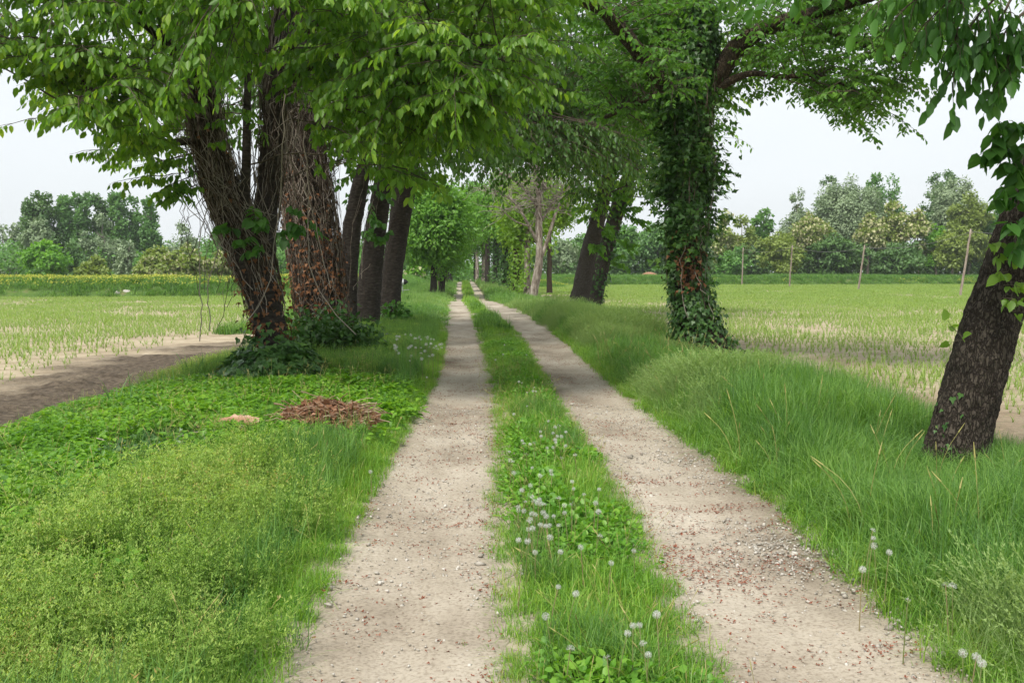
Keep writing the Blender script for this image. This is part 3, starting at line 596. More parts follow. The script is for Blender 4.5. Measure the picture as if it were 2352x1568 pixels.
# ---- left row: three dark bare trunks close behind
for k, (rows, lab, bx, bnd) in enumerate((
    ([(797, 790, 22.6, 62), (798, 720, 22.6, 50), (802, 620, 22.6, 46), (808, 520, 22.6, 48), (826, 430, 22.5, 42), (850, 340, 22.4, 36), (880, 200, 22, 28), (900, 40, 22, 18), (910, -160, 22, 8)], 'slender dark trunk half hidden behind the dead-ivy trunk, third in the left row', ((-5, 2.2), (19.5, 26), (4.2, 8.8)), None),
    ([(840, 775, 25.2, 72), (846, 710, 25.2, 64), (852, 620, 25.2, 58), (866, 510, 25.2, 56), (882, 410, 25.1, 50), (900, 300, 25, 44), (930, 160, 24.8, 34), (960, 0, 24.6, 20), (980, -180, 24.6, 8)], 'straight black-barked trunk with leafy shoots, fourth in the left row', ((-5.5, 2.4), (22, 29), (4.3, 9)), None),
    ([(888, 760, 28.2, 70), (895, 700, 28.2, 58), (903, 610, 28.2, 54), (918, 510, 28.2, 56), (932, 420, 28.1, 58), (938, 340, 28, 46), (960, 240, 27.8, 38), (1000, 100, 27.4, 26), (1040, -80, 27, 10)], 'black-barked trunk leaning towards the lane, last of the near left row', ((-5.5, 2.4), (25, 33), (4.4, 9)), None))):
    b = at(rows[0][0], rows[0][1], rows[0][2]); t = Tree('cherry_tree', lab, b)
    q = t.pxlimb(rows, n=130, sides=44, wob=.10, lump=0, zmin=3.6, ridge=(.03, .11), ws=.84)
    a_, b_, d_, w_ = rows[5]
    t.pxlimb([(a_, b_, d_, w_ * .6), (a_ + 70, b_ - 110, d_ - 1, w_ * .4), (a_ + 170, b_ - 180, d_ - 2, w_ * .2)], n=10, sides=8); t.pxlimb([(a_, b_ + 30, d_, w_ * .6), (a_ - 60, b_ - 110, d_ + .6, w_ * .4), (a_ - 150, b_ - 200, d_ + 1, w_ * .2)], n=10, sides=8)
    b3 = [(-400, 100), (600, 330), (760, 340), (840, 360), (960, 400), (1060, 400), (1140, 360), (1260, 260), (1400, 150), (1500, -300)]
    for E in targets(125, bx, b3): t.spray(E, 6, .75, .15, .065, lift=.12, r0=.02)
    t.finish('bark_dark', 'cherry_shaded')
    if k == 1:
        for a, b in ((800, 480), (850, 500), (835, 545), (870, 560), (820, 440), (870, 440), (885, 520), (810, 410), (850, 460)): t.shoot(at(a, b, 24.7), (rng.normal(0, .7), -.7, .3), .6, .16, .045, 'big_leaf', n=2)
    m = t.vines(q, 16, 1.0, 4.5, r=.006, out=.06, wand=.4, fray=.3); build('dead_vines', m, M['vine'], t.e)

# ---- right row: walnut clothed in ivy
t = Tree('walnut_tree', 'massive walnut tree clothed in dark ivy to its fork, right of the lane', at(1604, 800, 19.3))
q1 = t.pxlimb([(1622, 815, 19.3, 168), (1604, 760, 19.3, 110), (1585, 690, 19.3, 80), (1578, 600, 19.3, 82), (1580, 480, 19.3, 92), (1582, 360, 19.3, 96), (1584, 250, 19.3, 100), (1588, 170, 19.3, 104), (1600, 90, 19.3, 84), (1612, 0, 19.2, 64), (1620, -180, 19.1, 46), (1640, -460, 19, 14)], n=44, sides=24, zmin=3.6, ws=.78)
t.pxlimb([(1560, 235, 19.3, 52), (1500, 160, 19.0, 46), (1435, 80, 18.6, 44), (1385, 20, 18.2, 40), (1310, -10, 17.6, 34), (1200, -60, 16.6, 22), (1080, -160, 15.8, 8)], n=90, sides=32, lump=0, ridge=(.035, .07), ws=.76)
t.pxlimb([(1630, 200, 19.3, 66), (1690, 110, 19.1, 56), (1750, 70, 18.8, 46), (1830, 40, 18.4, 38), (1930, 15, 17.8, 30), (2050, -20, 17.2, 20), (2180, -40, 16.8, 9)], n=90, sides=32, lump=0, ridge=(.035, .07), ws=.76)
t.pxlimb([(1570, 180, 19.4, 50), (1552, 90, 19.6, 44), (1548, 0, 20, 36), (1530, -200, 20.6, 20)], n=14, sides=12)
t.pxlimb([(1650, 200, 19.2, 22), (1720, 165, 18.9, 15), (1800, 178, 18.5, 12), (1880, 170, 18.2, 9), (1960, 205, 17.8, 6), (2030, 225, 17.6, 3)], n=26, sides=9, wob=.2); t.pxlimb([(1830, 40, 18.4, 18), (1950, 90, 17.8, 12), (2080, 150, 17.4, 5)], n=12, sides=7)
t.pxlimb([(1560, 200, 19.3, 26), (1480, 230, 19.8, 18), (1390, 270, 20, 9)], n=10, sides=7)
b4 = [(1150, -200), (1290, 20), (1340, 130), (1400, 180), (1450, 230), (1520, 240), (1640, 180), (1700, 200), (1740, 225), (1800, 200), (1860, 225), (1920, 265), (2000, 285), (2060, 270), (2100, 190), (2150, 110), (2220, 60), (2300, 20), (2600, -100)]
for E in targets(120, ((1.6, 5.6), (19.0, 24.5), (4.2, 7.6)), [(1150, -200), (1290, 20), (1340, 200), (1400, 300), (1480, 330), (1640, 300), (1720, 240), (1800, 150), (2000, 0)]): t.spray(E, 6, .6, .13, .045, lift=.10, r0=.014, tdroop=.12, hang=.55, spread=.8)
for E in targets(290, ((1.2, 9.4), (15.5, 23.5), (4.3, 7.2)), b4, [(1000, 18.8), (1600, 20.2), (1700, 19.6), (1850, 18.4), (1950, 15)]): t.spray(E, 6, .55, .12, .045, lift=.10, r0=.014, tdroop=.12, hang=.55, spread=.8)
for E in targets(34, ((.5, 9.4), (15.0, 23.5), (7.2, 9.8)), [(-3000, 3000), (3000, 3000)]): t.spray(E, 6, .8, .15, .075, lift=.10, r0=.018, hang=.5)
for a, b, c, d in ((1880, 190, 2090, 290), (1800, 180, 1990, 300), (1900, 150, 2120, 200), (1950, 90, 2150, 120), (1860, 200, 1940, 270), (2000, 60, 2200, 70)):
    t.spray(at(c, d, 17.2), 12, .5, .12, .038, S=at(a, b, 18), lift=.10, r0=.010, f0=.1, tdroop=.12, hang=.5, spread=.8)
for E in targets(85, ((4.6, 9.4), (15.5, 19.5), (4.6, 7.2)), b4):
    if proj(E)[0] > 1720: t.spray(E, 7, .55, .12, .042, lift=.10, r0=.012, tdroop=.12, hang=.55, spread=.8)
t.finish('bark_walnut', 'walnut', LEAF)
def nopatch(C, th):
    front = np.exp(-((th - 4.5) / .7) ** 4) * np.exp(-((C[:, 2] - 1.75) / .45) ** 4); return 1 - .92 * front
t.shell(q1, 19000, -.1, 6.7, .092, out=.10, jitter=.04, dens=nopatch, lumps=.20)
for zc, n_ in ((2.6, 500), (3.3, 650), (4.0, 900), (4.7, 700)):      # ivy bulging out in shrubby tufts
    for k in range(5):
        th = rng.random() * 6.28; c = np.array([np.interp(zc, q1[:, 2], q1[:, 0]), np.interp(zc, q1[:, 2], q1[:, 1]), zc + rng.normal(0, .25)]) + np.array([math.cos(th), math.sin(th), 0]) * .44
        P = c + rv(n_ // 5, .17); d = nrm(P - c + np.array([math.cos(th), math.sin(th), -.6])); t.leaves(P, d + rv(len(P), .4), d + np.array([0, 0, .8]) + rv(len(P), .4), .11 * rng.uniform(.6, 1.2, len(P)))
for _ in range(60):
    th = rng.random() * 6.28; zc = rng.uniform(1.4, 5.2); c = np.array([np.interp(zc, q1[:, 2], q1[:, 0]) + .45 * math.cos(th), np.interp(zc, q1[:, 2], q1[:, 1]) + .45 * math.sin(th), zc]); t.twig(c, (math.cos(th), math.sin(th), .1), rng.uniform(.25, .55), .11, .035, hang=.6)
t.foliage('ivy', 'ivy', IVY)
t.shell(q1, 6500, 1.2, 2.4, .085, out=.22, dens=lambda C, th: 1.05 - nopatch(C, th)); t.foliage('dead_leaves', 'deadleaf', IVY)
m = t.vines(q1, 90, .6, 5.4, r=.008, out=.20, wand=.5); build('ivy_stems', m, M['vine'], t.e)

# ---- right row: leaning pair
for k, (rows, lab) in enumerate((([(1324, 715, 42, 56), (1332, 680, 42, 42), (1348, 600, 42, 38), (1366, 530, 42, 36), (1384, 460, 42, 34), (1402, 390, 41.6, 32), (1416, 320, 41, 28), (1430, 220, 40, 22), (1440, 100, 39, 12)], 'bare dark trunk leaning right, the paler of a leaning pair beside the lane'),
                               ([(1358, 712, 43.6, 44), (1366, 680, 43.6, 36), (1384, 600, 43.6, 34), (1404, 530, 43.6, 34), (1426, 460, 43.6, 34), (1446, 400, 43.6, 30), (1470, 310, 43.6, 24), (1490, 200, 43.6, 12)], 'ivy-ringed trunk leaning right behind its bare twin beside the lane'))):
    t = Tree('cherry_tree', lab, at(*rows[0][:3])); q = t.pxlimb(rows, n=120, sides=36, wob=.1, lump=0, zmin=4.5, ridge=(.05, .14))
    a_, b_, d_, w_ = rows[5]
    t.pxlimb([(a_, b_, d_, w_ * .6), (a_ - 110, b_ - 90, d_ - 4, w_ * .45), (a_ - 260, b_ - 130, d_ - 8, w_ * .25)], n=12, sides=8); t.pxlimb([(a_, b_ - 20, d_, w_ * .5), (a_ + 70, b_ - 130, d_ - 1, w_ * .3), (a_ + 130, b_ - 220, d_ - 2, w_ * .15)], n=12, sides=8)
    b5 = [(900, 250), (1040, 395), (1120, 415), (1220, 395), (1290, 400), (1320, 470), (1345, 480), (1390, 380), (1420, 370), (1470, 420), (1520, 460), (1600, 460), (1690, 420), (1740, 330), (1760, 200)]
    for E in targets(330 if k == 0 else 190, ((-1.4, 7.0), (31, 41), (4.6, 11)) if k == 0 else ((3.5, 10.5), (36, 47), (4.2, 11)), b5): t.spray(E, 7, .95, .20, .08, lift=.06, r0=.03, tdroop=.55, tr=.006)
    if k == 0: t.finish('bark_grey', 'cherry_shaded')
    else: t.finish('bark_grey', 'cherry')
    if k == 1: t.shell(q, 1500, .2, 5, .15, out=.2); t.foliage('ivy', 'ivy', IVY)
    for a, b in (((1350, 560), (1395, 540), (1375, 490), (1340, 480), (1400, 440), (1370, 450), (1420, 400)) if k == 0 else ((1410, 540), (1430, 560), (1425, 480), (1385, 470), (1400, 600), (1450, 500), (1460, 440), (1410, 430))): t.shoot(at(a, b, rows[0][2] - .4), (rng.normal(0, .7), -.6, .2), .9, .2, .05, 'mid_leaf', n=4)

# ---- right foreground: leaning trunk with broad leaves
t = Tree('cherry_tree', 'leaning dark trunk with broad leaves in the tall grass, nearest tree on the right', at(2192, 1085, 7.4))
q = t.pxlimb([(2178, 1115, 7.4, 214), (2190, 1055, 7.4, 170), (2212, 960, 7.4, 150), (2242, 860, 7.4, 150), (2272, 760, 7.4, 142), (2308, 650, 7.4, 134), (2344, 540, 7.35, 128), (2386, 410, 7.3, 122), (2424, 280, 7.2, 112), (2452, 120, 7.1, 96), (2470, -60, 7.0, 80), (2480, -300, 6.9, 50), (2480, -620, 6.8, 20)], n=270, sides=100, wob=.08, lump=0, zmin=3.2, ridge=(.022, .06), ws=.88)
l1 = t.pxlimb([(2452, 140, 7.1, 60), (2400, 20, 6.8, 46), (2330, -60, 6.5, 34), (2220, -90, 6.3, 22), (2100, -80, 6.2, 10)], n=16, sides=10)
l2 = t.pxlimb([(2470, 0, 7, 50), (2560, -120, 7.2, 36), (2700, -200, 7.4, 16)], n=12, sides=10)
for a, b, c, d in ((2330, -55, 2180, 110), (2300, -70, 2120, 60), (2380, 10, 2270, 120), (2390, 10, 2290, 190), (2340, -40, 2250, 90), (2250, -85, 2060, 40), (2180, -90, 2010, 10), (2400, 30, 2310, 150), (2240, -85, 2190, 190)):
    t.spray(at(c, d, 6.5), 9, .22, .115, .021, S=at(a, b, 6.5), lift=.12, r0=.012, f0=.3, tdroop=.6, hang=1.1, spread=.35)
for E in targets(55, ((2.2, 6.6), (5.0, 10.5), (4.0, 6.8)), [(-3000, 3000), (1900, -40), (2352, -40), (2600, 300), (4000, 600)]): t.spray(E, 6, .5, .15, .05, lift=.1, r0=.018)
t.finish('bark_furrow', 'big_leaf', LEAF)
for a, b, L in ((2300, 300, .30), (2330, 300, .34), (2270, 330, .28), (2320, 360, .3), (2345, 340, .3), (2300, 400, .3), (2335, 420, .3), (2310, 450, .3), (2350, 470, .3), (2330, 500, .28), (2300, 360, .26), (2350, 380, .3), (2345, 290, .3), (2365, 330, .3), (2370, 430, .3), (2290, 350, .25), (2320, 530, .2), (2300, 490, .2), (2275, 300, .25), (2340, 250, .3), (2260, 290, .2), (2375, 280, .3), (2310, 330, .3), (2290, 270, .28), (2320, 280, .3), (2350, 310, .3), (2300, 430, .25), (2325, 390, .3), (2345, 440, .28), (2280, 380, .22), (2335, 470, .25), (2315, 500, .22), (2350, 520, .25), (2285, 310, .25), (2360, 360, .3)):
    t.shoot(at(a + 26, b + 24, 6.92), (rng.normal(-.4, .45), -.55, rng.uniform(-.2, .5)), L, .116, .028, 'big_leaf', hang=.75)
for a, b in ((2290, 600), (2310, 640), (2325, 610), (2300, 670), (2335, 660), (2310, 700), (2330, 700), (2290, 700), (2345, 600), (2300, 570), (2320, 730)): t.shoot(at(a + 4, b - 15, 7.0), (rng.normal(-.1, .5), -.6, .1), .15, .082, .024, 'young_leaf', hang=.8)
P0 = at(2215, 780, 7.15); t.shoot(P0, (-.75, -.2, .75), .26, .075, .05, 'young_leaf', hang=-.1, droop=.05); t.shoot(P0, (-.9, -.3, .1), .12, .07, .04, 'young_leaf', hang=.2)
t.shell(q, 900, -.05, .75, .05, out=.03, jitter=.015, dens=lambda C, th: .9 * np.exp(-((th - 3.7) / .45) ** 2)); t.foliage('ivy', 'ivy', IVY)
print('near trees done')

# ---- right row further on: dead tree and its neighbours
t = Tree('dead_tree', 'pale dead tree with bare twiggy branches and peeling bark', at(1226, 690, 60))
q = t.pxlimb([(1222, 695, 60, 24), (1228, 660, 60, 19), (1238, 610, 60, 17), (1240, 560, 60, 16), (1236, 500, 60, 14), (1238, 440, 60, 11), (1236, 380, 60, 7), (1230, 320, 60, 3)], n=24, sides=12, wob=.2, lump=.1)
for rows in ([(1238, 600, 60, 11), (1256, 560, 60, 9), (1272, 500, 60, 7), (1292, 450, 60, 4), (1330, 430, 60, 2)], [(1237, 560, 60, 9), (1215, 520, 59.6, 7), (1190, 470, 59.2, 5), (1150, 440, 58.8, 3), (1110, 430, 58.6, 1.5)], [(1237, 480, 60, 7), (1210, 440, 60, 5), (1180, 410, 60, 3), (1140, 395, 60, 1.5)],
             [(1238, 450, 60, 6), (1262, 410, 60, 4), (1290, 385, 60, 2)], [(1237, 430, 60, 5), (1225, 380, 60, 3), (1200, 340, 60, 1.5)], [(1237, 520, 60, 6), (1265, 470, 60.5, 4), (1310, 425, 61, 2)], [(1215, 520, 59.6, 5), (1185, 510, 59, 3), (1150, 480, 58.6, 1.5)]): t.pxlimb(rows, n=14, sides=7, wob=.1)
A = np.concatenate(t.att); A = A[A[:, 2] > 5]
for _ in range(560):
    a = A[rng.integers(len(A))]; k = 6; d = nrm(rv(1)[0] * np.array([1, 1, .45]) + np.array([0, 0, .15])); L = rng.uniform(.6, 2.2)
    P = a[:3] + d * L * np.linspace(0, 1, k)[:, None] + np.cumsum(rv(k, .07), 0); t.br.tube(P, np.linspace(.026, .010, k), 3, rng.random(), cap=False)
t.finish('bark_pale', 'lime_leaf', twig='twig_grey')
def avenue(name, lab, px, py, Y, w, top, hw, leaf, bark, lean=0, n=60, ivy=None, per=50, low_=None, ty='cherry', twin=0):
    t = Tree(name, lab, at(px, py, Y), group='trees further along the lane')
    q = t.pxlimb([(px, py + 4, Y, w * 1.3), (px + lean * .1, py - 20, Y, w), (px + lean * .4, py - 80, Y, w * .9), (px + lean * .7, py - 150, Y, w * .75), (px + lean, (py + top) / 2 - 40, Y, w * .5), (px + lean, top + 30, Y, w * .15)], n=22, sides=12, wob=.12, zmin=2.2)
    if twin: t.pxlimb([(px + twin, py + 3, Y + .8, w * 1.1), (px + twin * 1.3, py - 60, Y + .8, w * .9), (px + twin * 2, py - 160, Y + .8, w * .6), (px + twin * 3, top + 60, Y + .8, w * .2)], n=18, sides=12, wob=.14, zmin=2.2)
    s_ = Y / FOC; lo = low_ if low_ is not None else py - 110
    c = at(px + lean, (top + lo) / 2, Y); rz = (lo - top) / 2 * s_
    for k in range(5):
        o = nrm(rv(1))[0] * np.array([.55, .55, .5]) * np.array([hw * s_, hw * s_, rz]); f = rng.uniform(.5, .75); t.cloud(c + o, (hw * s_ * f, hw * s_ * f, rz * f), int(n * .46), per, .30, .50, shell=.35)
    t.finish(bark, leaf, LEAF if Y < 90 else SIMPLE)
    if ivy: t.shell(q, ivy, -.1, 7, .2, out=.35, lumps=.35); t.foliage('ivy', 'ivy' if leaf != 'lime_leaf' else 'lime_leaf', IVY)
    return t
avenue('avenue_tree', 'grey trunk just behind the dead tree, with yellow-green leaves', 1211, 672, 66, 15, 400, 70, 'lime_leaf', 'bark_pale', n=26, per=45, low_=610, ivy=500)
avenue('avenue_tree', 'trunk smothered in bright yellow-green creeper beside the dead tree', 1188, 672, 72, 20, 390, 70, 'lime_leaf', 'bark_walnut', n=44, ivy=1800, low_=560)
avenue('avenue_tree', 'broad ivy-covered trunk left of the creeper-covered one', 1164, 668, 82, 22, 400, 70, 'mid_leaf', 'bark_dark', n=50, ivy=2600, low_=570)
avenue('avenue_tree', 'ivy-green trunk halfway down the right row of the lane', 1140, 660, 96, 18, 420, 60, 'mid_leaf', 'bark_dark', n=46, ivy=1600, low_=580)
avenue('avenue_tree', 'slim grey trunk far down the right row of the lane', 1112, 653, 116, 12, 440, 48, 'mid_leaf', 'bark_pale', n=40, per=50, ivy=500, low_=590)
avenue('avenue_tree', 'last pale trunk seen at the far end of the right row', 1096, 649, 140, 8, 455, 44, 'green', 'bark_pale', n=36, per=50, low_=600)
avenue('avenue_tree', 'leafy tree with two dark trunks, left of the lane beyond the near row', 996, 668, 70, 14, 395, 92, 'mid_leaf', 'bark_dark', n=110, per=75, low_=612, twin=18)
avenue('avenue_tree', 'leafy tree right behind the twin-trunked one on the left', 1014, 660, 84, 15, 405, 72, 'mid_leaf', 'bark_walnut', n=70, low_=600)
avenue('avenue_tree', 'leafy tree far down the left row of the lane', 1022, 655, 102, 12, 430, 60, 'mid_leaf', 'bark_walnut', n=54, low_=600)
avenue('avenue_tree', 'dark leafy tree near the far end of the left row', 1034, 650, 126, 10, 450, 50, 'green', 'bark_dark', n=46, low_=612)
avenue('avenue_tree', 'dark tree closing the far end of the lane', 1062, 646, 190, 8, 470, 44, 'green', 'bark_dark', n=44, low_=618)
avenue('avenue_tree', 'yellow-green leafy tree behind and right of the dead tree', 1262, 672, 84, 12, 395, 62, 'lime_leaf', 'bark_walnut', n=60, low_=560)
avenue('avenue_tree', 'leafy tree arching over the lane beyond the dead tree', 1120, 658, 108, 12, 400, 62, 'mid_leaf', 'bark_dark', n=70, low_=585)
avenue('avenue_tree', 'light green tree with low boughs, first of the far left row\'s second half', 1000, 655, 116, 11, 405, 66, 'mid_leaf', 'bark_dark', n=70, low_=612)
avenue('avenue_tree', 'light green tree leaning over the lane near its far end, right row', 1092, 650, 150, 9, 430, 58, 'mid_leaf', 'bark_dark', n=60, low_=606)
avenue('avenue_tree', 'light green tree near the far end of the lane, left row', 1046, 648, 158, 9, 435, 52, 'mid_leaf', 'bark_dark', n=60, low_=612)
def bush(name, lab, c, rad, n, per, leafL, cr, mat, tmpl=LEAF, cat='bush', stems=5):
    b = np.array([c[0], c[1], 0.0]); t = Tree(name, lab, b, cat); t.trunk = MB()
    for k in range(stems):
        d = rv(1, .35)[0]; P = t.base + np.stack([np.linspace(0, d[0] * rad[0], 6), np.linspace(0, d[1] * rad[1], 6), np.linspace(-.05, rad[2] * 1.5, 6)], -1)
        t.trunk.tube(P, np.linspace(rad[2] * .03, .006, 6), 5)
    v = nrm(rv(n)); v[:, 2] = np.abs(v[:, 2]); C = t.base + v * np.asarray(rad) * rng.uniform(.45, 1, n)[:, None]; C[:, 2] += rad[2] * .35
    P = np.repeat(C, per, 0) + rv(n * per, cr); P[:, 2] = np.maximum(P[:, 2], hgt(P[:, 0], P[:, 1]) + .02); vv = np.repeat(v, per, 0)
    t.leaves(P, vv * .6 + rv(len(P), .6) + np.array([0, 0, -.35]), vv * .5 + np.array([0, 0, .7]) + rv(len(P), .45), leafL * rng.uniform(.6, 1.2, len(P)))
    build('stems', t.trunk, M['twig'], t.e); t.foliage('leaves', mat, tmpl); return t
p = ground(1064, 648); bush('bush', 'low bright green bush where the lane disappears', at(1064, 640, 165), (6.0, 4, 2.2), 60, 40, .45, .5, 'bright', SIMPLE)
p = ground(765, 800); bush('bramble_bush', 'dark bramble bush at the foot of the dead-ivy trunk', at(758, 800, 17.4), (.95, .7, .62), 90, 26, .10, .13, 'ivy', ROUND)
p = ground(915, 735); bush('leafy_plant', 'small broad-leaved plant at the foot of the last near trunk', at(908, 728, 27.4), (.35, .3, .5), 24, 14, .14, .12, 'big_leaf', ROUND, cat='plant')

# ------------------------------------------------------------------ woods behind the fields
def far_tree(lab, px, top, hw, Y, leaf, group, style='round', base=None, low_=None, blossom=0, dens=1.0, gz=-.2):
    s_ = Y / FOC; x0 = at(px, VPY, Y)[0]; ztop = at(px, top, Y)[2]
    zlow = .6 if low_ is None else at(px, low_, Y)[2]
    e = thing('woodland_tree', lab, 'tree', (x0, Y, gz), group)
    tr = MB(); H = ztop - gz; r0 = .10 + H * .013
    k = 9; zz = np.linspace(gz - .1, gz + H * .85, k); P = np.stack([x0 + np.cumsum(rng.normal(0, .10, k)), Y + np.cumsum(rng.normal(0, .10, k)), zz], -1); tr.tube(P, np.linspace(r0, .05, k), 7, .5)
    for _ in range(7):
        i = rng.integers(3, k - 1); d = nrm(rv(1)[0] * np.array([1, 1, .2]) + np.array([0, 0, .8])); L = hw * s_ * rng.uniform(.5, .9); tr.tube(P[i] + d * L * np.linspace(0, 1, 4)[:, None], np.linspace(r0 * .4, .03, 4), 4, cap=False)
    build('trunk', tr, M['far_bark'], e, smooth=True)
    R = np.array([hw * s_, hw * s_ * .9, (ztop - zlow) / 2]) * np.array([1.12, 1.05, 1.0]); c = np.array([x0, Y, (ztop + zlow) / 2])
    nb = int(np.clip(5 + R[0] * R[2] * .55, 7, 30)); bc, bs = [], []                       # boughs, each a mass of leaf clumps
    for k in range(nb):
        v = nrm(rv(1))[0]
        if style == 'tall': f = rng.uniform(-1, 1); v = np.array([v[0] * .6, v[1] * .6, f * .86]); sz = rng.uniform(.44, .62) * np.array([R[0], R[0], R[0] * 1.5]) * (1.1 - .4 * max(0, f))
        else: f = rng.uniform(.35, .78); v = v * f; v[2] = v[2] * 1.02; sz = rng.uniform(.40, .60) * np.array([R[0], R[0], min(R[0], R[2]) * (.85 if style != 'willow' else 1.0)]) * (1.35 - .6 * f)
        bc.append(c + v * R); bs.append(sz)
    bc.append(np.array([x0, Y, ztop - R[0] * .4])); bs.append(R[0] * np.array([.4, .4, .4])); bc, bs = np.array(bc), np.array(bs); nb += 1
    per = np.maximum((dens * 210 * (bs[:, 0] * bs[:, 2]) ** .85).astype(int), 60); ib = np.repeat(np.arange(nb), per); n = len(ib)
    ncl = 9; cv = nrm(rv(nb * ncl)).reshape(nb, ncl, 3) * rng.uniform(.55, 1.0, (nb, ncl, 1)); vv = cv[ib, rng.integers(0, ncl, n)]
    g3 = rv(n, .24); g3 *= np.minimum(1, .5 / np.maximum(np.linalg.norm(g3, axis=1, keepdims=True), 1e-6)); P = bc[ib] + (vv + g3 * np.array([1, 1, .75 if style == 'round' else 1.1])) * bs[ib]; ok = P[:, 2] > gz + .1; P, vv, ib = P[ok], nrm(vv[ok] + g3[ok]), ib[ok]
    n = len(P); L = rng.uniform(.36, .70, n) * (1.0 if style != 'willow' else .85); tone = rng.normal(0, .10, nb)[ib]
    up = {'tall': .5, 'willow': -.5}.get(style, -.2)
    m = MB(); a, b, cc = frames(vv * .4 + rv(n, .6) + np.array([0, 0, up]), vv * .8 + np.array([0, 0, .6]) + rv(n, .4)); ncl = int(n / 90)
    m.inst(SIMPLE[0], SIMPLE[1], P, a, b, cc, L, np.clip(rng.normal(.5, .16, n) + tone, 0, 1)); build('crown', m, M[leaf], e)
    if blossom:
        nb = int(blossom * ncl * 34); i = rng.integers(0, n, nb); Pb = P[i] + vv[i] * .25 + rv(nb, .12); m = MB()
        a, b, cc = frames(rv(nb, .3) + np.array([0, 0, -1.0]), rv(nb)); m.inst(SIMPLE[0] * np.array([1.5, 1, 1]), SIMPLE[1], Pb, a, b, cc, rng.uniform(.28, .55, nb), rng.random(nb)); build('blossom', m, M['blossom'], e)
    return e
GL, GR = 'trees behind the left field', 'trees behind the right field'
for a in (
    ('grey leafless-looking willow cut by the photo\'s left edge', 6, 512, 22, 160, 'willow', GL, 'willow'),
    ('pale silvery willow second from the left edge, behind the bank', 34, 514, 26, 158, 'willow', GL, 'willow'),
    ('tall dark poplar, leftmost of the high poplars behind the left field', 94, 446, 36, 170, 'poplar_dark', GL, 'tall'),
    ('grey-green willow standing in front of the leftmost dark poplar', 88, 502, 36, 152, 'willow', GL, 'willow'),
    ('bright green rounded tree low in front of the left wood', 106, 556, 46, 128, 'bright', GL),
    ('poplar just right of the leftmost dark poplar, behind the left field', 152, 451, 27, 172, 'poplar', GL, 'tall'),
    ('poplar, third from the left of the high left group', 192, 452, 26, 172, 'poplar', GL, 'tall'),
    ('poplar, fourth from the left of the high left group', 238, 460, 27, 174, 'poplar_dark', GL, 'tall'),
    ('poplar, third from the right of the high left group', 280, 449, 27, 172, 'poplar', GL, 'tall'),
    ('poplar, second from the right of the high left group', 312, 452, 22, 173, 'poplar', GL, 'tall'),
    ('poplar at the right end of the high left group', 344, 457, 25, 171, 'poplar', GL, 'tall'),
    ('silvery willow in front of the middle of the left poplars', 243, 490, 31, 154, 'willow', GL, 'willow'),
    ('small grey willow left of the silvery one before the poplars', 200, 528, 18, 150, 'willow', GL, 'willow'),
    ('olive-green shrubby tree low before the left poplars', 222, 592, 36, 126, 'olive', GL),
    ('dark green low tree between the bright one and the olive shrub', 170, 560, 34, 140, 'poplar_dark', GL),
    ('pale grey willow bush below the right-hand poplars', 290, 552, 27, 134, 'willow', GL, 'willow'),
    ('yellowish green tree below the last poplar on the left', 362, 562, 32, 138, 'olive', GL),
    ('grey-green tree seen just left of the dead-creeper trunk', 424, 508, 32, 166, 'willow', GL, 'willow'),
    ('dark green tree directly behind the dead-creeper trunk', 505, 522, 38, 164, 'green', GL),
    ('green tree seen between the first two trunks of the left row', 640, 545, 40, 158, 'green', GL),
    ('green tree seen between the second and third trunks of the left row', 735, 560, 40, 160, 'olive', GL),
    ('green tree behind the third and fourth left trunks', 822, 560, 40, 160, 'green', GL),
    ('pale tree outside the left edge of the view', -50, 505, 40, 160, 'willow', GL, 'willow'),
    ('poplar outside the left edge of the view', -120, 460, 40, 170, 'poplar', GL, 'tall'),
    ('green tree beyond the left bank, seen right of the last near trunk', 945, 570, 34, 150, 'green', GL),
    ): far_tree(*a)
far_tree('cream-flowered locust tree low below the last poplar on the left', 345, 588, 30, 122, 'olive', GL, blossom=.7)
far_tree('cream-flowered locust tree just left of the dead-creeper trunk', 428, 566, 46, 124, 'olive', GL, blossom=.6)
far_tree('cream-flowered locust tree behind the dead-creeper trunk', 512, 575, 36, 128, 'olive', GL, blossom=.6)
far_tree('cream-flowered low shrub seen right of the last near trunk', 955, 605, 20, 112, 'bright', GL, blossom=.8)
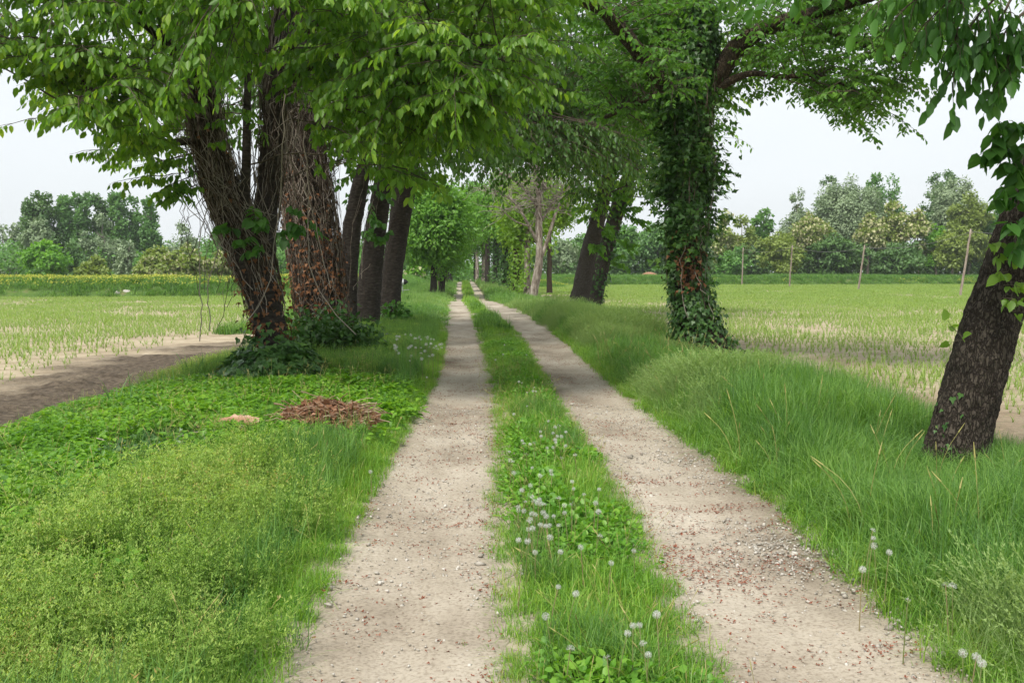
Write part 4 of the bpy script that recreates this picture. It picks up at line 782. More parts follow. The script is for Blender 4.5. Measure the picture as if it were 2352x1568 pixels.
for a in (
    ('brownish green tree right of the ivy-clad walnut', 1699, 494, 34, 168, 'olive', GR),
    ('mid-green tree left of the silver trees behind the right field', 1754, 478, 34, 172, 'green', GR),
    ('silver-leaved poplar left of the big silver dome', 1826, 435, 36, 178, 'willow', GR, 'willow'),
    ('dark green tree peeping over the big silver dome', 1902, 406, 38, 184, 'poplar_dark', GR),
    ('big silver-green domed tree, broadest behind the right field', 1942, 411, 74, 170, 'willow', GR, 'willow'),
    ('mid-green tree just right of the big silver dome', 2006, 402, 27, 182, 'green', GR, 'tall'),
    ('yellow-green round tree before the right wood, left of the locusts', 1792, 530, 50, 156, 'olive', GR),
    ('tall dark round tree, highest behind the right field', 2160, 394, 54, 182, 'poplar_dark', GR),
    ('silver-leaved tree before the highest dark one', 2194, 406, 54, 174, 'willow', GR, 'willow'),
    ('olive-green tree nearest the leaning trunk on the right', 2226, 440, 44, 166, 'olive', GR),
    ('bright green dome low between locusts and leaning trunk', 2150, 515, 32, 160, 'bright', GR),
    ('dark understorey tree below the big silver dome', 1910, 545, 62, 158, 'poplar_dark', GR),
    ('brownish shrubby tree low near the leaning trunk', 2184, 530, 36, 156, 'olive', GR),
    ('low dark green tree below the locust trees', 2060, 560, 60, 158, 'poplar_dark', GR),
    ('low green tree beside the walnut, above the bank', 1690, 565, 40, 156, 'green', GR),
    ('green tree behind the leaning trunk on the right', 2300, 460, 50, 168, 'green', GR),
    ('grey-green tree at the right edge of the view', 2390, 440, 50, 172, 'willow', GR, 'willow'),
    ('green tree outside the right edge of the view', 2480, 450, 55, 170, 'green', GR),
    ('grey-green willow seen between the dead tree and the leaning pair', 1290, 545, 34, 170, 'willow', GR, 'willow'),
    ('dark green tree seen through the leaning pair', 1350, 540, 40, 174, 'green', GR),
    ('dark green tree between the leaning pair and the walnut', 1440, 515, 44, 172, 'green', GR),
    ('green tree directly left of the walnut trunk', 1510, 500, 40, 170, 'poplar', GR),
    ('green tree hidden behind the walnut trunk', 1600, 490, 46, 172, 'green', GR),
    ): far_tree(*a)
far_tree('sparse thin-leaved tree right of the silver dome', 2044, 404, 26, 180, 'poplar', GR, 'tall', dens=.4)
far_tree('blossoming tree peeping out right of the walnut trunk', 1664, 482, 28, 164, 'olive', GR, blossom=.5)
far_tree('cream-flowered locust tree left of the silver dome\'s trunk', 1860, 492, 40, 160, 'olive', GR, low_=590, blossom=1.3)
far_tree('narrow cream-flowered locust tree behind the third pole', 1994, 490, 28, 160, 'olive', GR, low_=590, blossom=1.4)
far_tree('yellowish locust tree with fading blossom, tallest of the locusts', 2048, 462, 36, 164, 'olive', GR, low_=590, blossom=.8)
far_tree('cream-flowered locust tree right of the tallest locust', 2102, 482, 30, 161, 'olive', GR, low_=600, blossom=1.3)
def undergrowth(x0, x1, Y, h, n, mat, lab):
    m = MB(); nc = max(20, n // 160); cx = rng.uniform(x0, x1, nc); H = h * (.35 + .9 * fbm(cx, cx * 0 + Y, 9, 12)); C = np.stack([cx, Y + rng.normal(0, 3.5, nc), rng.random(nc) ** .8 * H * .85], -1); ib = rng.integers(0, nc, n); g3 = rv(n, 1.0); g3 *= np.minimum(1, 1.7 / np.maximum(np.linalg.norm(g3, axis=1, keepdims=True), 1e-6))
    P = C[ib] + g3 * np.array([1.5, 1.0, 1.1]); P[:, 2] = np.abs(P[:, 2] + .2) - .2; a, b, c = frames(rv(n, .6) + np.array([0, 0, -.2]), rv(n, .5) + np.array([0, -.5, .7])); m.inst(SIMPLE[0], SIMPLE[1], P, a, b, c, rng.uniform(.4, .8, n), np.clip(rng.normal(.5, .2, n), 0, 1)); tag(build('undergrowth', m, M[mat], None), lab, kind='stuff')
undergrowth(-120, 0, 150, 5.5, 22000, 'green', 'dark leafy undergrowth below the trees behind the left field')
undergrowth(8, 110, 172, 7.0, 26000, 'poplar_dark', 'dark leafy undergrowth below the trees behind the right field')
undergrowth(-95, 120, 212, 12, 34000, 'green', 'distant wooded mass closing the gaps between the trees')

# ------------------------------------------------------------------ poles and wire
poles = [(2205, 680, 76, 2230, 527, 15, 'nearest and tallest wooden pole in the right field, beside the leaning trunk'), (1971, 668, 98, 1986, 564, 11, 'wooden pole leaning right before the narrow locust tree'), (1813, 660, 121, 1820, 564, 9, 'upright wooden pole before the yellow-green tree'),
         (1704, 655, 142, 1707, 569, 6, 'thin distant wooden pole, nearest the walnut trunk')]
tops = []
for a, b, Y, c, d, w, lab in poles:
    P0 = at(a, b, Y); P0[2] = -.3; P1 = at(c, d, Y)
    e = thing('utility_pole', lab, 'pole', P0, 'wooden poles across the right field'); m = MB(); k = 10; tt = np.linspace(0, 1, k)[:, None]
    m.tube(P0 + (P1 - P0) * tt + rv(k, .012), np.linspace(.10, .07, k), 10, .5, wob=.04, seed=3); build('post', m, M['pole'], e, smooth=True)
    m = MB(); m.tube(np.array([P1 + (0, 0, -.35), P1 + (.10, 0, -.30), P1 + (.10, 0, -.18)]), [.02, .025, .03], 6); build('insulator', m, M['pole'], e); tops.append(P1 + np.array([.10, 0, -.16]))
tops = [at(2700, 470, 54)] + tops + [np.array([40.6, 164.0, 4.5])]
for k in range(len(tops) - 1):
    if k == 0: tops[0] = np.array([36.9, 54.0, 4.9])
m = MB()
for a, b in zip(tops[:-1], tops[1:]):
    tt = np.linspace(0, 1, 14)[:, None]; P = a + (b - a) * tt; P[:, 2] -= .55 * 4 * (tt * (1 - tt))[:, 0]; m.tube(P, .016, 4, cap=False)
tag(build('overhead_wire', m, M['wire']), 'thin overhead wire sagging from pole to pole across the right field', 'wire')

# small white object by the left bank, stones, earth heap
M['white'] = mat_noise('white_enamel', [(.3, (.55, .57, .58)), (.7, (.75, .76, .76))], 2, 3, rough=.5, spec=.4); M['black'] = mat_noise('black_rubber', [(.3, (.012, .012, .012)), (.7, (.03, .03, .03))], 4, 2, rough=.6); M['steel'] = mat_noise('steel_tube', [(.3, (.25, .26, .27)), (.7, (.42, .43, .44))], 4, 2, rough=.45)
c = at(912, 655, 62); e = thing('water_pump', 'white tank with black cap on a steel stand, behind the last near trunk', 'pump', (c[0], c[1], float(hgt(c[0], c[1]))))
z0 = float(e.location.z); m = MB(); xs = np.linspace(-.75, .42, 12); m.tube(np.stack([c[0] + xs, c[1] + 0 * xs, 0 * xs + 1.02 + z0 * 0], -1), .24 * (1 - np.abs(np.linspace(-1, .9, 12)) ** 6 * .55), 16, cap=True); build('tank', m, M['white'], e, smooth=True)
m = MB(); m.tube(np.array([c + (.36, 0, 1.03 - c[2]), c + (.50, 0, 1.03 - c[2]), c + (.56, 0, 1.03 - c[2])]), [.17, .17, .14], 14); build('cap', m, M['black'], e)
m = MB()
for sx in (-.5, .3):
    for sy in (-.22, .22): m.tube(np.array([[c[0] + sx, c[1] + sy * .4, .85], [c[0] + sx * 1.5, c[1] + sy, z0 - .05]]), .022, 6)
m.tube(np.array([[c[0] - .6, c[1] - .1, .42], [c[0] + .75, c[1] - .1, .55]]), .018, 6); build('stand', m, M['steel'], e)
M['stone'] = mat_noise('pale_stone', [(.3, (.30, .28, .25)), (.7, (.55, .53, .49))], 3, 6, bump=.6, bscale=8)
def rock(name, lab, c, r, mat, cat='stone', group=None, sub=14):
    u, v = np.meshgrid(np.linspace(0, 2 * math.pi, sub, endpoint=False), np.linspace(.0, math.pi, sub // 2 + 2), indexing='ij'); d = np.stack([np.cos(u) * np.sin(v), np.sin(u) * np.sin(v), np.cos(v)], -1)
    k = .72 + .55 * fbm(d[..., 0] * 2 + c[0] + d[..., 2] * 1.3, d[..., 1] * 2 + c[1], 1.1, 5); P = np.asarray(c) + d * k[..., None] * np.asarray(r)
    i = np.arange(u.size).reshape(u.shape); j = np.roll(i, -1, 0); m = MB(); m.add(P, np.stack([i[:, :-1], i[:, 1:], j[:, 1:], j[:, :-1]], -1).reshape(-1, 4)); o = build(name, m, mat); return tag(o, lab, cat, group)
rock('stone', 'small pale boulder at the foot of the yellow-flowered bank', at(268, 676, 76.5), (.27, .2, .24), M['stone']); rock('stone', 'larger of two pale boulders below the yellow-flowered bank', at(290, 675, 76.8), (.46, .3, .30), M['stone'])
M['earth'] = mat_noise('reddish_earth', [(.3, (.22, .10, .06)), (.7, (.40, .22, .15))], 2, 5, bump=.6, bscale=6); rock('earth_heap', 'reddish earth heap on the bank left of the walnut trunk', at(1494, 634, 150), (1.5, 1.2, .6), M['earth'], 'heap')

# ------------------------------------------------------------------ ground plants
LIB = {}
def lib(key, variants, mats):
    c = bpy.data.collections.new('kit_' + key)
    for k, mb in enumerate(variants):
        me = mb.mesh('kit_%s_%02d' % (key, k))
        for m in (mats if isinstance(mats, list) else [mats]): me.materials.append(m)
        c.objects.link(bpy.data.objects.new('kit_%s_%02d' % (key, k), me))
    LIB[key] = (c, len(variants))
def blades(n, h, spread, width, lean=.35, seg=4, hvar=.35, mb=None, mat=0, bend=.5):
    m = mb or MB(); r = spread * np.sqrt(rng.random(n)); th = rng.random(n) * 6.28; B = np.stack([r * np.cos(th), r * np.sin(th), np.zeros(n) - .02], -1)
    az = rng.random(n) * 6.28; H = h * (1 + hvar * rng.normal(0, 1, n)).clip(.35, 1.7); ln = np.abs(rng.normal(lean, lean * .5, n))
    dx = np.stack([np.cos(az), np.sin(az), 0 * az], -1); sd = np.stack([-np.sin(az), np.cos(az), 0 * az], -1); rnd = rng.random(n); V = []
    for k in range(seg):
        t = k / (seg - 1); c = B + np.array([0, 0, 1]) * (H * (t - bend * ln * t ** 3))[:, None] + dx * (H * ln * t ** 1.9)[:, None]; w = width * (1 - t) ** .6 * (.75 + .5 * rnd)
        if k < seg - 1: V += [c - sd * w[:, None] / 2, c + sd * w[:, None] / 2]
        else: V.append(c)
    V = np.stack(V, 1); kv = V.shape[1]; off = (np.arange(n) * kv)[:, None]
    fq = [np.concatenate([off + 2 * k, off + 2 * k + 1, off + 2 * k + 3, off + 2 * k + 2], 1) for k in range(seg - 2)]; ft = np.concatenate([off + kv - 3, off + kv - 2, off + kv - 1], 1)
    m.add(V.reshape(-1, 3), fq + [ft], np.repeat(rnd, kv), mat); return m
def leafy(n, h, spread, L, tmpl=ROUND, mb=None, mat=0, up=.3, stem=True):
    m = mb or MB(); r = spread * np.sqrt(rng.random(n)); th = rng.random(n) * 6.28; z = h * (.25 + .75 * rng.random(n)); P = np.stack([r * np.cos(th), r * np.sin(th), z], -1)
    d = np.stack([np.cos(th), np.sin(th), 0 * th], -1) * .8 + rv(n, .45) + np.array([0, 0, up]); a, b, c = frames(d, np.array([0, 0, 1.0]) + rv(n, .35)); m.inst(tmpl[0], tmpl[1], P, a, b, c, L * rng.uniform(.55, 1.2, n), rng.random(n), mat)
    if stem:
        for k in range(0, n, 3): m.tube(np.array([[P[k, 0] * .4, P[k, 1] * .4, -.02], P[k]]), .0018, 3, .7, cap=False, mat=mat)
    return m
def whorls(n, h, spread):
    m = MB()
    for _ in range(n):
        r = spread * math.sqrt(rng.random()); th = rng.random() * 6.28; H = h * rng.uniform(.6, 1.2); az = rng.random() * 6.28; ln = rng.uniform(.1, .5); k = 5; t = np.linspace(0, 1, k)
        P = np.stack([r * math.cos(th) + H * ln * t ** 1.6 * math.cos(az), r * math.sin(th) + H * ln * t ** 1.6 * math.sin(az), H * t], -1); m.tube(P, .0012, 3, .5, cap=False); rs = rng.random()
        for j in range(2, k):
            q = 9 if j == k - 1 else 6; a = rng.random() * 6.28 + np.arange(q) * 6.28 / q; d = np.stack([np.cos(a), np.sin(a), .35 + .6 * rng.random(q) * (j == k - 1)], -1); s_, d_, n_ = frames(d, np.array([[0, 0, 1.0]]).repeat(q, 0))
            base = P[j][None] + rv(q, .012 if j == k - 1 else .002); m.inst(np.array([(-.16, .3, 0), (.16, .3, 0), (0, 1, 0), (0, 0, 0)]), [(3, 1, 2, 0)], base, s_, d_, n_, rng.uniform(.011, .02, q), np.clip(rs * .6 + .4 * rng.random(q) + (.15 if j == k - 1 else 0), 0, 1))
    return m
lib('tall', [blades(38, .50, .10, .0090, l_) for l_ in (.25, .35, .45, .6)], M['grass_tall'])
lib('mid', [blades(46, .24, .10, .006, .5) for _ in range(4)], M['grass_tall'])
def seedhead():
    m = blades(26, .44, .12, .006, .55)
    for _ in range(14):
        a = rng.random() * 6.28; ln = rng.uniform(.2, .55); H = rng.uniform(.42, .68); t = np.linspace(0, 1, 6); o = rv(1, .05)[0]; P = np.stack([o[0] + H * ln * t ** 2 * math.cos(a), o[1] + H * ln * t ** 2 * math.sin(a), H * t * (1 - .2 * ln * t ** 2)], -1); m.tube(P, .0014, 3, .8, cap=False)
        q = 12; b_ = P[-1] + (P[-1] - P[-2]) * rng.random(q)[:, None] * .8; s_, d_, n_ = frames(nrm(P[-1] - P[-2]) * 1.0 + rv(q, .35), rv(q)); m.inst(np.array([(-.14, .3, 0), (.14, .3, 0), (0, 1, 0), (0, 0, 0)]), [(3, 1, 2, 0)], b_, s_, d_, n_, rng.uniform(.02, .035, q), np.full(q, .9))
    return m
lib('seed', [seedhead() for _ in range(3)], M['grass_grey'])
lib('short', [blades(46, .105, .085, .0042, .65) for _ in range(4)], M['grass_short'])
lib('weed', [leafy(24, .075, .10, .029, ROUND) for _ in range(4)], M['weed'])
lib('cover', [leafy(20, .17, .13, .072, LEAF, up=-.05) for _ in range(4)], M['cover'])
lib('bed', [whorls(20, .21, .12) for _ in range(4)], M['bedstraw'])
lib('ivyg', [leafy(16, .10, .14, .075, IVY, up=.1) for _ in range(3)], M['ivy'])
lib('sprig', [blades(9, .05, .025, .003, .8, seg=3) for _ in range(3)], M['grass_short'])
lib('farveg', [blades(26, .42, .22, .022, .45, seg=3) for _ in range(4)], M['grass_tall'])
lib('farseed', [blades(30, .42, .24, .020, .55, seg=3) for _ in range(3)], M['grass_grey'])
lib('farshort', [blades(24, .14, .2, .016, .7, seg=3) for _ in range(3)], M['grass_short'])
def scatter(name, key, P, scale, label, tilt=.12, sxy=None, pick=None, kind='stuff', up=None):
    c, nv = LIB[key]; n = len(P)
    if n == 0: return
    me = bpy.data.meshes.new(name); me.vertices.add(n); me.vertices.foreach_set('co', np.asarray(P, np.float32).ravel())
    rot = np.stack([rng.normal(0, tilt, n), rng.normal(0, tilt, n), rng.random(n) * 6.28], -1); s_ = np.broadcast_to(np.asarray(scale, float), (n,)); S = np.stack([s_ if sxy is None else sxy * np.ones(n), s_ if sxy is None else sxy * np.ones(n), s_], -1)
    for nm, ty, v in (('rot', 'FLOAT_VECTOR', rot), ('scl', 'FLOAT_VECTOR', S)):
        a = me.attributes.new(nm, ty, 'POINT'); a.data.foreach_set('vector', v.astype(np.float32).ravel())
    a = me.attributes.new('pick', 'INT', 'POINT'); a.data.foreach_set('value', rng.integers(0, nv, n).astype(np.int32))
    o = link(bpy.data.objects.new(name, me)); tag(o, label, kind=kind)
    ng = bpy.data.node_groups.new('scatter_' + name, 'GeometryNodeTree'); ng.interface.new_socket('Geometry', in_out='INPUT', socket_type='NodeSocketGeometry'); ng.interface.new_socket('Geometry', in_out='OUTPUT', socket_type='NodeSocketGeometry')
    N, Lk = ng.nodes, ng.links; gi = N.new('NodeGroupInput'); go = N.new('NodeGroupOutput'); ci = N.new('GeometryNodeCollectionInfo'); ci.inputs['Collection'].default_value = c; ci.inputs['Separate Children'].default_value = True; ci.inputs['Reset Children'].default_value = True
    ip = N.new('GeometryNodeInstanceOnPoints'); ip.inputs['Pick Instance'].default_value = True; Lk.new(gi.outputs[0], ip.inputs['Points']); Lk.new(ci.outputs[0], ip.inputs['Instance'])
    for nm, ty, sk in (('rot', 'FLOAT_VECTOR', 'Rotation'), ('scl', 'FLOAT_VECTOR', 'Scale'), ('pick', 'INT', 'Instance Index')):
        na = N.new('GeometryNodeInputNamedAttribute'); na.data_type = ty; na.inputs['Name'].default_value = nm
        if sk == 'Rotation':
            er = N.new('FunctionNodeEulerToRotation'); Lk.new(na.outputs['Attribute'], er.inputs[0]); Lk.new(er.outputs[0], ip.inputs[sk])
        else: Lk.new(na.outputs['Attribute'], ip.inputs[sk])
    Lk.new(ip.outputs[0], go.inputs[0]); md = o.modifiers.new('scatter', 'NODES'); md.node_group = ng
    return o
def rnd_pts(n, x0, x1, y0, y1, margin=260):
    x = rng.uniform(x0, x1, n); y = rng.uniform(y0, y1, n); z = hgt(x, y); P = np.stack([x, y, z], -1); px, py = proj(P + np.array([0, 0, .3])); ok = (px > -margin) & (px < FW + margin) & (py < FH + 420); return P[ok]
def dens(area0, y0, y1, per, cap): return int(min(cap, per * area0 * (y1 - y0)))
def edges(y): return lt(y) - smooth_interp(y, YK, LW), lt(y) + smooth_interp(y, YK, LW), rt(y) - smooth_interp(y, YK, RW), rt(y) + smooth_interp(y, YK, RW)
def inpoly(px, py, poly):
    poly = np.array(poly, float); c = np.zeros(len(px), bool); j = len(poly) - 1
    for i in range(len(poly)):
        a, b = poly[i], poly[j]; hit = ((a[1] > py) != (b[1] > py)) & (px < (b[0] - a[0]) * (py - a[1]) / (b[1] - a[1] + 1e-12) + a[0]); c ^= hit; j = i
    return c
def gpoly(pts): return [tuple(ground(a, b)[:2]) for a, b in pts]

# right verge: tall grass, shorter towards the track
for y0, y1, per, key, sc_ in ((2.2, 9, 150, 'tall', 1.0), (9, 18, 105, 'tall', 1.05), (18, 34, 55, 'tall', 1.25), (34, 62, 14, 'farveg', 1.05), (62, 150, 4, 'farveg', 1.5)):
    P = rnd_pts(int(per * 4.6 * (y1 - y0)), 1.6, 6.2, y0, y1); e = edges(P[:, 1])[3]; d = P[:, 0] - e
    k = (d > .0) & (P[:, 0] < 4.35 + .03 * P[:, 1] + .5 * vnoise(P[:, 0], P[:, 1], 1.3, 7)) & (rng.random(len(P)) < np.clip(d / .35, .25, 1)); P, d = P[k], d[k]
    sc2 = sc_ * np.clip(.30 + d / .75, .30, 1.0) * (.62 + .62 * fbm(P[:, 0], P[:, 1], 1.7, 15)) * np.clip(1.2 - np.clip(P[:, 0] - 3.6, 0, 2) * .5, .4, 1)
    u_ = P[:, 1] / 7.4; f1 = np.exp(-((P[:, 0] - 3.6 * np.minimum(u_, 1.05)) / .8) ** 2) * np.clip((P[:, 1] - 5.4) / .8, 0, 1) * np.clip((8.6 - P[:, 1]) / .6, 0, 1)
    u_ = P[:, 1] / 19.3; f2 = np.exp(-((P[:, 0] - 4.45 * u_) / 1.5) ** 2) * np.clip((P[:, 1] - 11.5) / 3, 0, 1) * np.clip((21.5 - P[:, 1]) / 1, 0, 1); sc2 = sc2 * .84 * (1 - .55 * f1) * (1 - .62 * f2)
    gz = fbm(P[:, 0], P[:, 1], 2.2, 33) + .10 * np.clip((P[:, 1] - 14) / 10, -1, 1); grey = gz > .60
    scatter('grass', key, P[~grey], sc2[~grey], 'tall green grass on the right verge', sxy=np.clip(sc2[~grey] * 1.05, .7, 2))
    scatter('grass', 'seed' if key == 'tall' else 'farseed', P[grey], sc2[grey] * .95, 'pale seeding grass among the tall grass of the right verge', sxy=np.clip(sc2[grey], .7, 2))
P = rnd_pts(5200, 1.6, 3.0, 2.2, 26); d = P[:, 0] - edges(P[:, 1])[3]; P = P[(d > .0) & (d < .45)]; scatter('grass', 'short', P, rng.uniform(.6, 1.5, len(P)), 'short grass along the edge of the right track')
P = rnd_pts(4600, -1.4, -.2, 2.2, 26); d = edges(P[:, 1])[0] - P[:, 0]; P = P[(d > .02) & (d < .35)]; scatter('grass', 'short', P, rng.uniform(.5, 1.3, len(P)), 'short dry grass along the outer edge of the left track')
# middle strip
for y0, y1, per, far in ((2.2, 10, 230, 0), (10, 22, 150, 0), (22, 45, 60, 1), (45, 150, 14, 1)):
    P = rnd_pts(int(per * 1.6 * (y1 - y0)), -.1, 1.75, y0, y1); _, a, b, _ = edges(P[:, 1]); w = .06 * (vnoise(P[:, 0], P[:, 1], .4, 2) - .4); k = (P[:, 0] > a + w - .02) & (P[:, 0] < b - w + .02); P = P[k]; _, a, b, _ = edges(P[:, 1]); u = np.clip(np.minimum(P[:, 0] - a, b - P[:, 0]) / .28, .15, 1)
    sel = fbm(P[:, 0], P[:, 1], .7, 25); sc_ = (.65 + .9 * u * (.4 + fbm(P[:, 0], P[:, 1], .9, 19))); k = rng.random(len(P)) < (.35 + .65 * u)
    if far: sc_ = sc_ * 1.15
    wd = (sel > .58) & k & (u > .3); gr = ~wd & k
    scatter('grass', 'farshort' if far and y0 > 40 else 'short', P[gr], sc_[gr] * (1.0 if not (far and y0 > 40) else 1.3), 'short grass of the strip between the wheel tracks', sxy=np.clip(sc_[gr], .8, 1.6))
    if not far: scatter('weeds', 'weed', P[wd], sc_[wd], 'low broad-leaved weeds of the strip between the wheel tracks')
    tl = gr & (fbm(P[:, 0], P[:, 1], .55, 41) > .62) & (u > .5); scatter('grass', 'mid' if not far else 'farveg', P[tl], (.55 if not far else .5) + .35 * rng.random(tl.sum()), 'taller grass tufts of the middle strip', sxy=.7)
# left verge
near_bed = gpoly([(-300, 1240), (60, 1200), (300, 1180), (460, 1090), (600, 1060), (740, 1100), (700, 1230), (640, 1330), (590, 1430), (540, 1700), (-500, 1750)])
near_cov = gpoly([(-400, 1010), (0, 1000), (200, 930), (480, 880), (760, 860), (940, 900), (930, 960), (880, 1010), (600, 1060), (460, 1100), (300, 1190), (60, 1210), (-400, 1260)])
ivy_pat = gpoly([(180, 1050), (300, 1020), (440, 1010), (480, 1050), (420, 1090), (260, 1090)]); ivy_pat2 = gpoly([(-80, 1100), (30, 1085), (55, 1125), (-80, 1150)]); pile_p = gpoly([(640, 975), (760, 930), (880, 975), (890, 1005), (760, 1030), (650, 1000)]); leaf_p = gpoly([(140, 1345), (330, 1310), (350, 1390), (160, 1420), (90, 1400)])
for y0, y1, per in ((2.2, 8, 190), (8, 15, 135), (15, 30, 60)):
    P = rnd_pts(int(per * 5.6 * (y1 - y0)), -6.0, -.3, y0, y1, 340); e = edges(P[:, 1])[0]; jx, jy = P[:, 0] + .5 * (fbm(P[:, 0], P[:, 1], .6, 3) - .5) + rng.normal(0, .10, len(P)), P[:, 1] + 1.1 * (fbm(P[:, 0], P[:, 1], .6, 6) - .5) + rng.normal(0, .16, len(P))
    d = e - P[:, 0]; inb = inpoly(jx, jy, near_bed); inc = inpoly(jx, jy, near_cov) & ~inb; ii = inpoly(jx, jy, ivy_pat) | inpoly(jx, jy, ivy_pat2); pl = inpoly(P[:, 0], P[:, 1], pile_p); lf = inpoly(jx, jy, leaf_p)
    ok = (d > .0) & ~pl & (P[:, 0] > FLX + .2 + .5 * (vnoise(P[:, 1], P[:, 0], .9, 4) - .5)) & (rng.random(len(P)) < np.clip(d / .2, .45, 1)); hs = .65 + .7 * fbm(P[:, 0], P[:, 1], 1.1, 17); r = rng.random(len(P))
    hole = fbm(P[:, 0], P[:, 1], .9, 77, 4); lf = lf | (inb & (hole < .36)); m_bed = ok & inb & ~lf & (r < .5); g7 = ok & inb & (r > .5) & (r < .62); scatter('grass', 'short', P[g7], 1.2 * hs[g7], 'fine grass growing through the bedstraw of the left verge'); m_cov = ok & ((inc & ~ii) | lf) & (r < .62) ; m_ivy = ok & ii & (r < .55); rest = ok & ~inb & ~inc & ~ii & ~lf
    scatter('bedstraw', 'bed', P[m_bed], hs[m_bed] * rng.uniform(.6, 1.45, m_bed.sum()), 'hazy yellow-green bedstraw on the left verge'); scatter('ground_cover', 'cover', P[m_cov], hs[m_cov] * .95, 'bright green creeping leaves covering the left verge'); scatter('ivy_carpet', 'ivyg', P[m_ivy], hs[m_ivy] * .9, 'dark ivy creeping over the left verge')
    g1 = rest & (d < .55); scatter('grass', 'short', P[g1], 1.0 + .9 * hs[g1] * np.clip(d[g1] / .4, .1, 1), 'grass fringe along the left track', sxy=1.0)
    g2 = rest & (d > .25) & (P[:, 0] > -4.1) & (r < .8); scatter('grass', 'mid', P[g2], .65 + .55 * hs[g2], 'green grass of the left verge', sxy=.95); g3 = rest & (P[:, 0] < -4.0) & (r < .4); scatter('grass', 'mid', P[g3], .3 + .45 * hs[g3], 'rough grass where the left verge meets the field')
    g4 = rest & (d > .7) & (r > .72) & (y0 >= 8); scatter('bedstraw', 'bed', P[g4], hs[g4], 'bedstraw among the grass further up the left verge')
    g6 = ok & inb & (r > .90) & (r < .925); scatter('ground_cover', 'cover', P[g6], .7 * hs[g6], 'single leafy herbs in the bedstraw of the left verge')
    g5 = ok & (inb | inc) & (r > np.where(hole > .62, .72, .93)); scatter('grass', 'mid', P[g5], .8 * hs[g5], 'single grass tufts among the herbs of the left verge')
for y0, y1, per, s_ in ((30, 62, 15, .95), (62, 150, 4.5, 1.35)):
    P = rnd_pts(int(per * 6 * (y1 - y0)), -7.5, -.3, y0, y1); d = edges(P[:, 1])[0] - P[:, 0]; P, d = P[d > .02], d[d > .02]; g_ = fbm(P[:, 0], P[:, 1], 3, 4) > .56; s2 = s_ * np.clip(.3 + d / 1.2, .3, 1) * (.6 + .6 * fbm(P[:, 0], P[:, 1], 2, 9))
    scatter('grass', 'farveg', P[~g_], s2[~g_], 'grass of the far left verge', sxy=1.1); scatter('grass', 'farseed', P[g_], s2[g_], 'pale seeding grass of the far left verge', sxy=1.1)
# little sprigs on and beside the tracks
P = rnd_pts(11000, -.9, 2.4, 2.2, 16); a, b, c, d = edges(P[:, 1]); dd = np.minimum.reduce([np.abs(P[:, 0] - a), np.abs(P[:, 0] - b), np.abs(P[:, 0] - c), np.abs(P[:, 0] - d)]); P = P[rng.random(len(P)) < np.exp(-(dd / .075) ** 2) * .8]; scatter('grass', 'sprig', P + np.array([0, 0, .01]), rng.uniform(.6, 1.5, len(P)), 'tiny grass sprigs along the edges of the wheel tracks')
def straws():
    m = MB()
    for _ in range(3):
        a = rng.random() * 6.28; ln = rng.uniform(.1, .6); H = rng.uniform(.2, .42); t_ = np.linspace(0, 1, 6); o = rv(1, .04)[0]; P = np.stack([o[0] + H * ln * t_ ** 2 * math.cos(a), o[1] + H * ln * t_ ** 2 * math.sin(a), H * t_ * (1 - .25 * ln * t_ ** 2)], -1); m.tube(P, .0016, 3, rng.random(), cap=False); m.tube(np.array([P[-1], P[-1] + (P[-1] - P[-2]) * .8]), [.004, .001], 4, rng.random())
    return m
lib('straw', [straws() for _ in range(4)], M['straw'])
P = rnd_pts(130, 2.2, 4.6, 2.4, 24); scatter('dry_stalks', 'straw', P, rng.uniform(.8, 1.5, len(P)), 'dry stalks standing in the grass of the right verge', tilt=.2)
P = rnd_pts(240, .2, 1.1, 2.4, 16); scatter('dry_stalks', 'straw', P, rng.uniform(.35, .75, len(P)), 'dry stalks standing in the middle strip', tilt=.25); P = rnd_pts(500, -4.6, -.8, 2.4, 18, 340); scatter('dry_stalks', 'straw', P, rng.uniform(.5, .9, len(P)), 'dry stalks standing among the herbs of the left verge', tilt=.25)
# banks
for (xx, yy, zz), nm, nfl in ((BL, 'left', 1), (BR, 'right', 0)):
    i = rng.integers(0, xx.shape[0] - 1, 15000); j = rng.integers(0, xx.shape[1] - 1, 15000); f = rng.random((15000, 2)); L2 = lambda A: A[i, j] * (1 - f[:, 0]) * (1 - f[:, 1]) + A[i + 1, j] * f[:, 0] * (1 - f[:, 1]) + A[i, j + 1] * (1 - f[:, 0]) * f[:, 1] + A[i + 1, j + 1] * f[:, 0] * f[:, 1]
    P = np.stack([L2(xx), L2(yy), L2(zz)], -1); px, py = proj(P); P = P[(px > -300) & (px < 2650)]; bare = fbm(P[:, 0], P[:, 1], 4, 31) > (.62 if nfl else .8); P = P[~(bare & (P[:, 2] < .2))]
    scatter('grass', 'farveg', P, rng.uniform(.55, 1.25, len(P)), 'rough grass covering the %s bank' % nm, sxy=1.5)
    if nfl: fl = (P[:, 2] > .38) & (fbm(P[:, 0], P[:, 1], 5, 44, 4) > .47) & (P[:, 0] > -37) & (P[:, 0] < -9)
    else: fl = (P[:, 2] < .5) & (fbm(P[:, 0], P[:, 1], 5, 47) > .60)
    Q = P[fl]; Q = np.repeat(Q, 5 if nfl else 3, 0); n = len(Q); Q = Q + rv(n, .28) * np.array([1, 1, .18]) + np.array([0, 0, .42]); m = MB(); a, b, c = frames(rv(n), rv(n) + np.array([0, -.6, 1.0])); m.inst(SIMPLE[0] * np.array([1.4, 1, 1]), SIMPLE[1], Q, a, b, c, rng.uniform(.07, .14, n), rng.random(n)); tag(build('yellow_flowers', m, M['yellow']), 'yellow flowers growing along the %s bank' % nm, kind='stuff')
print('verges done')

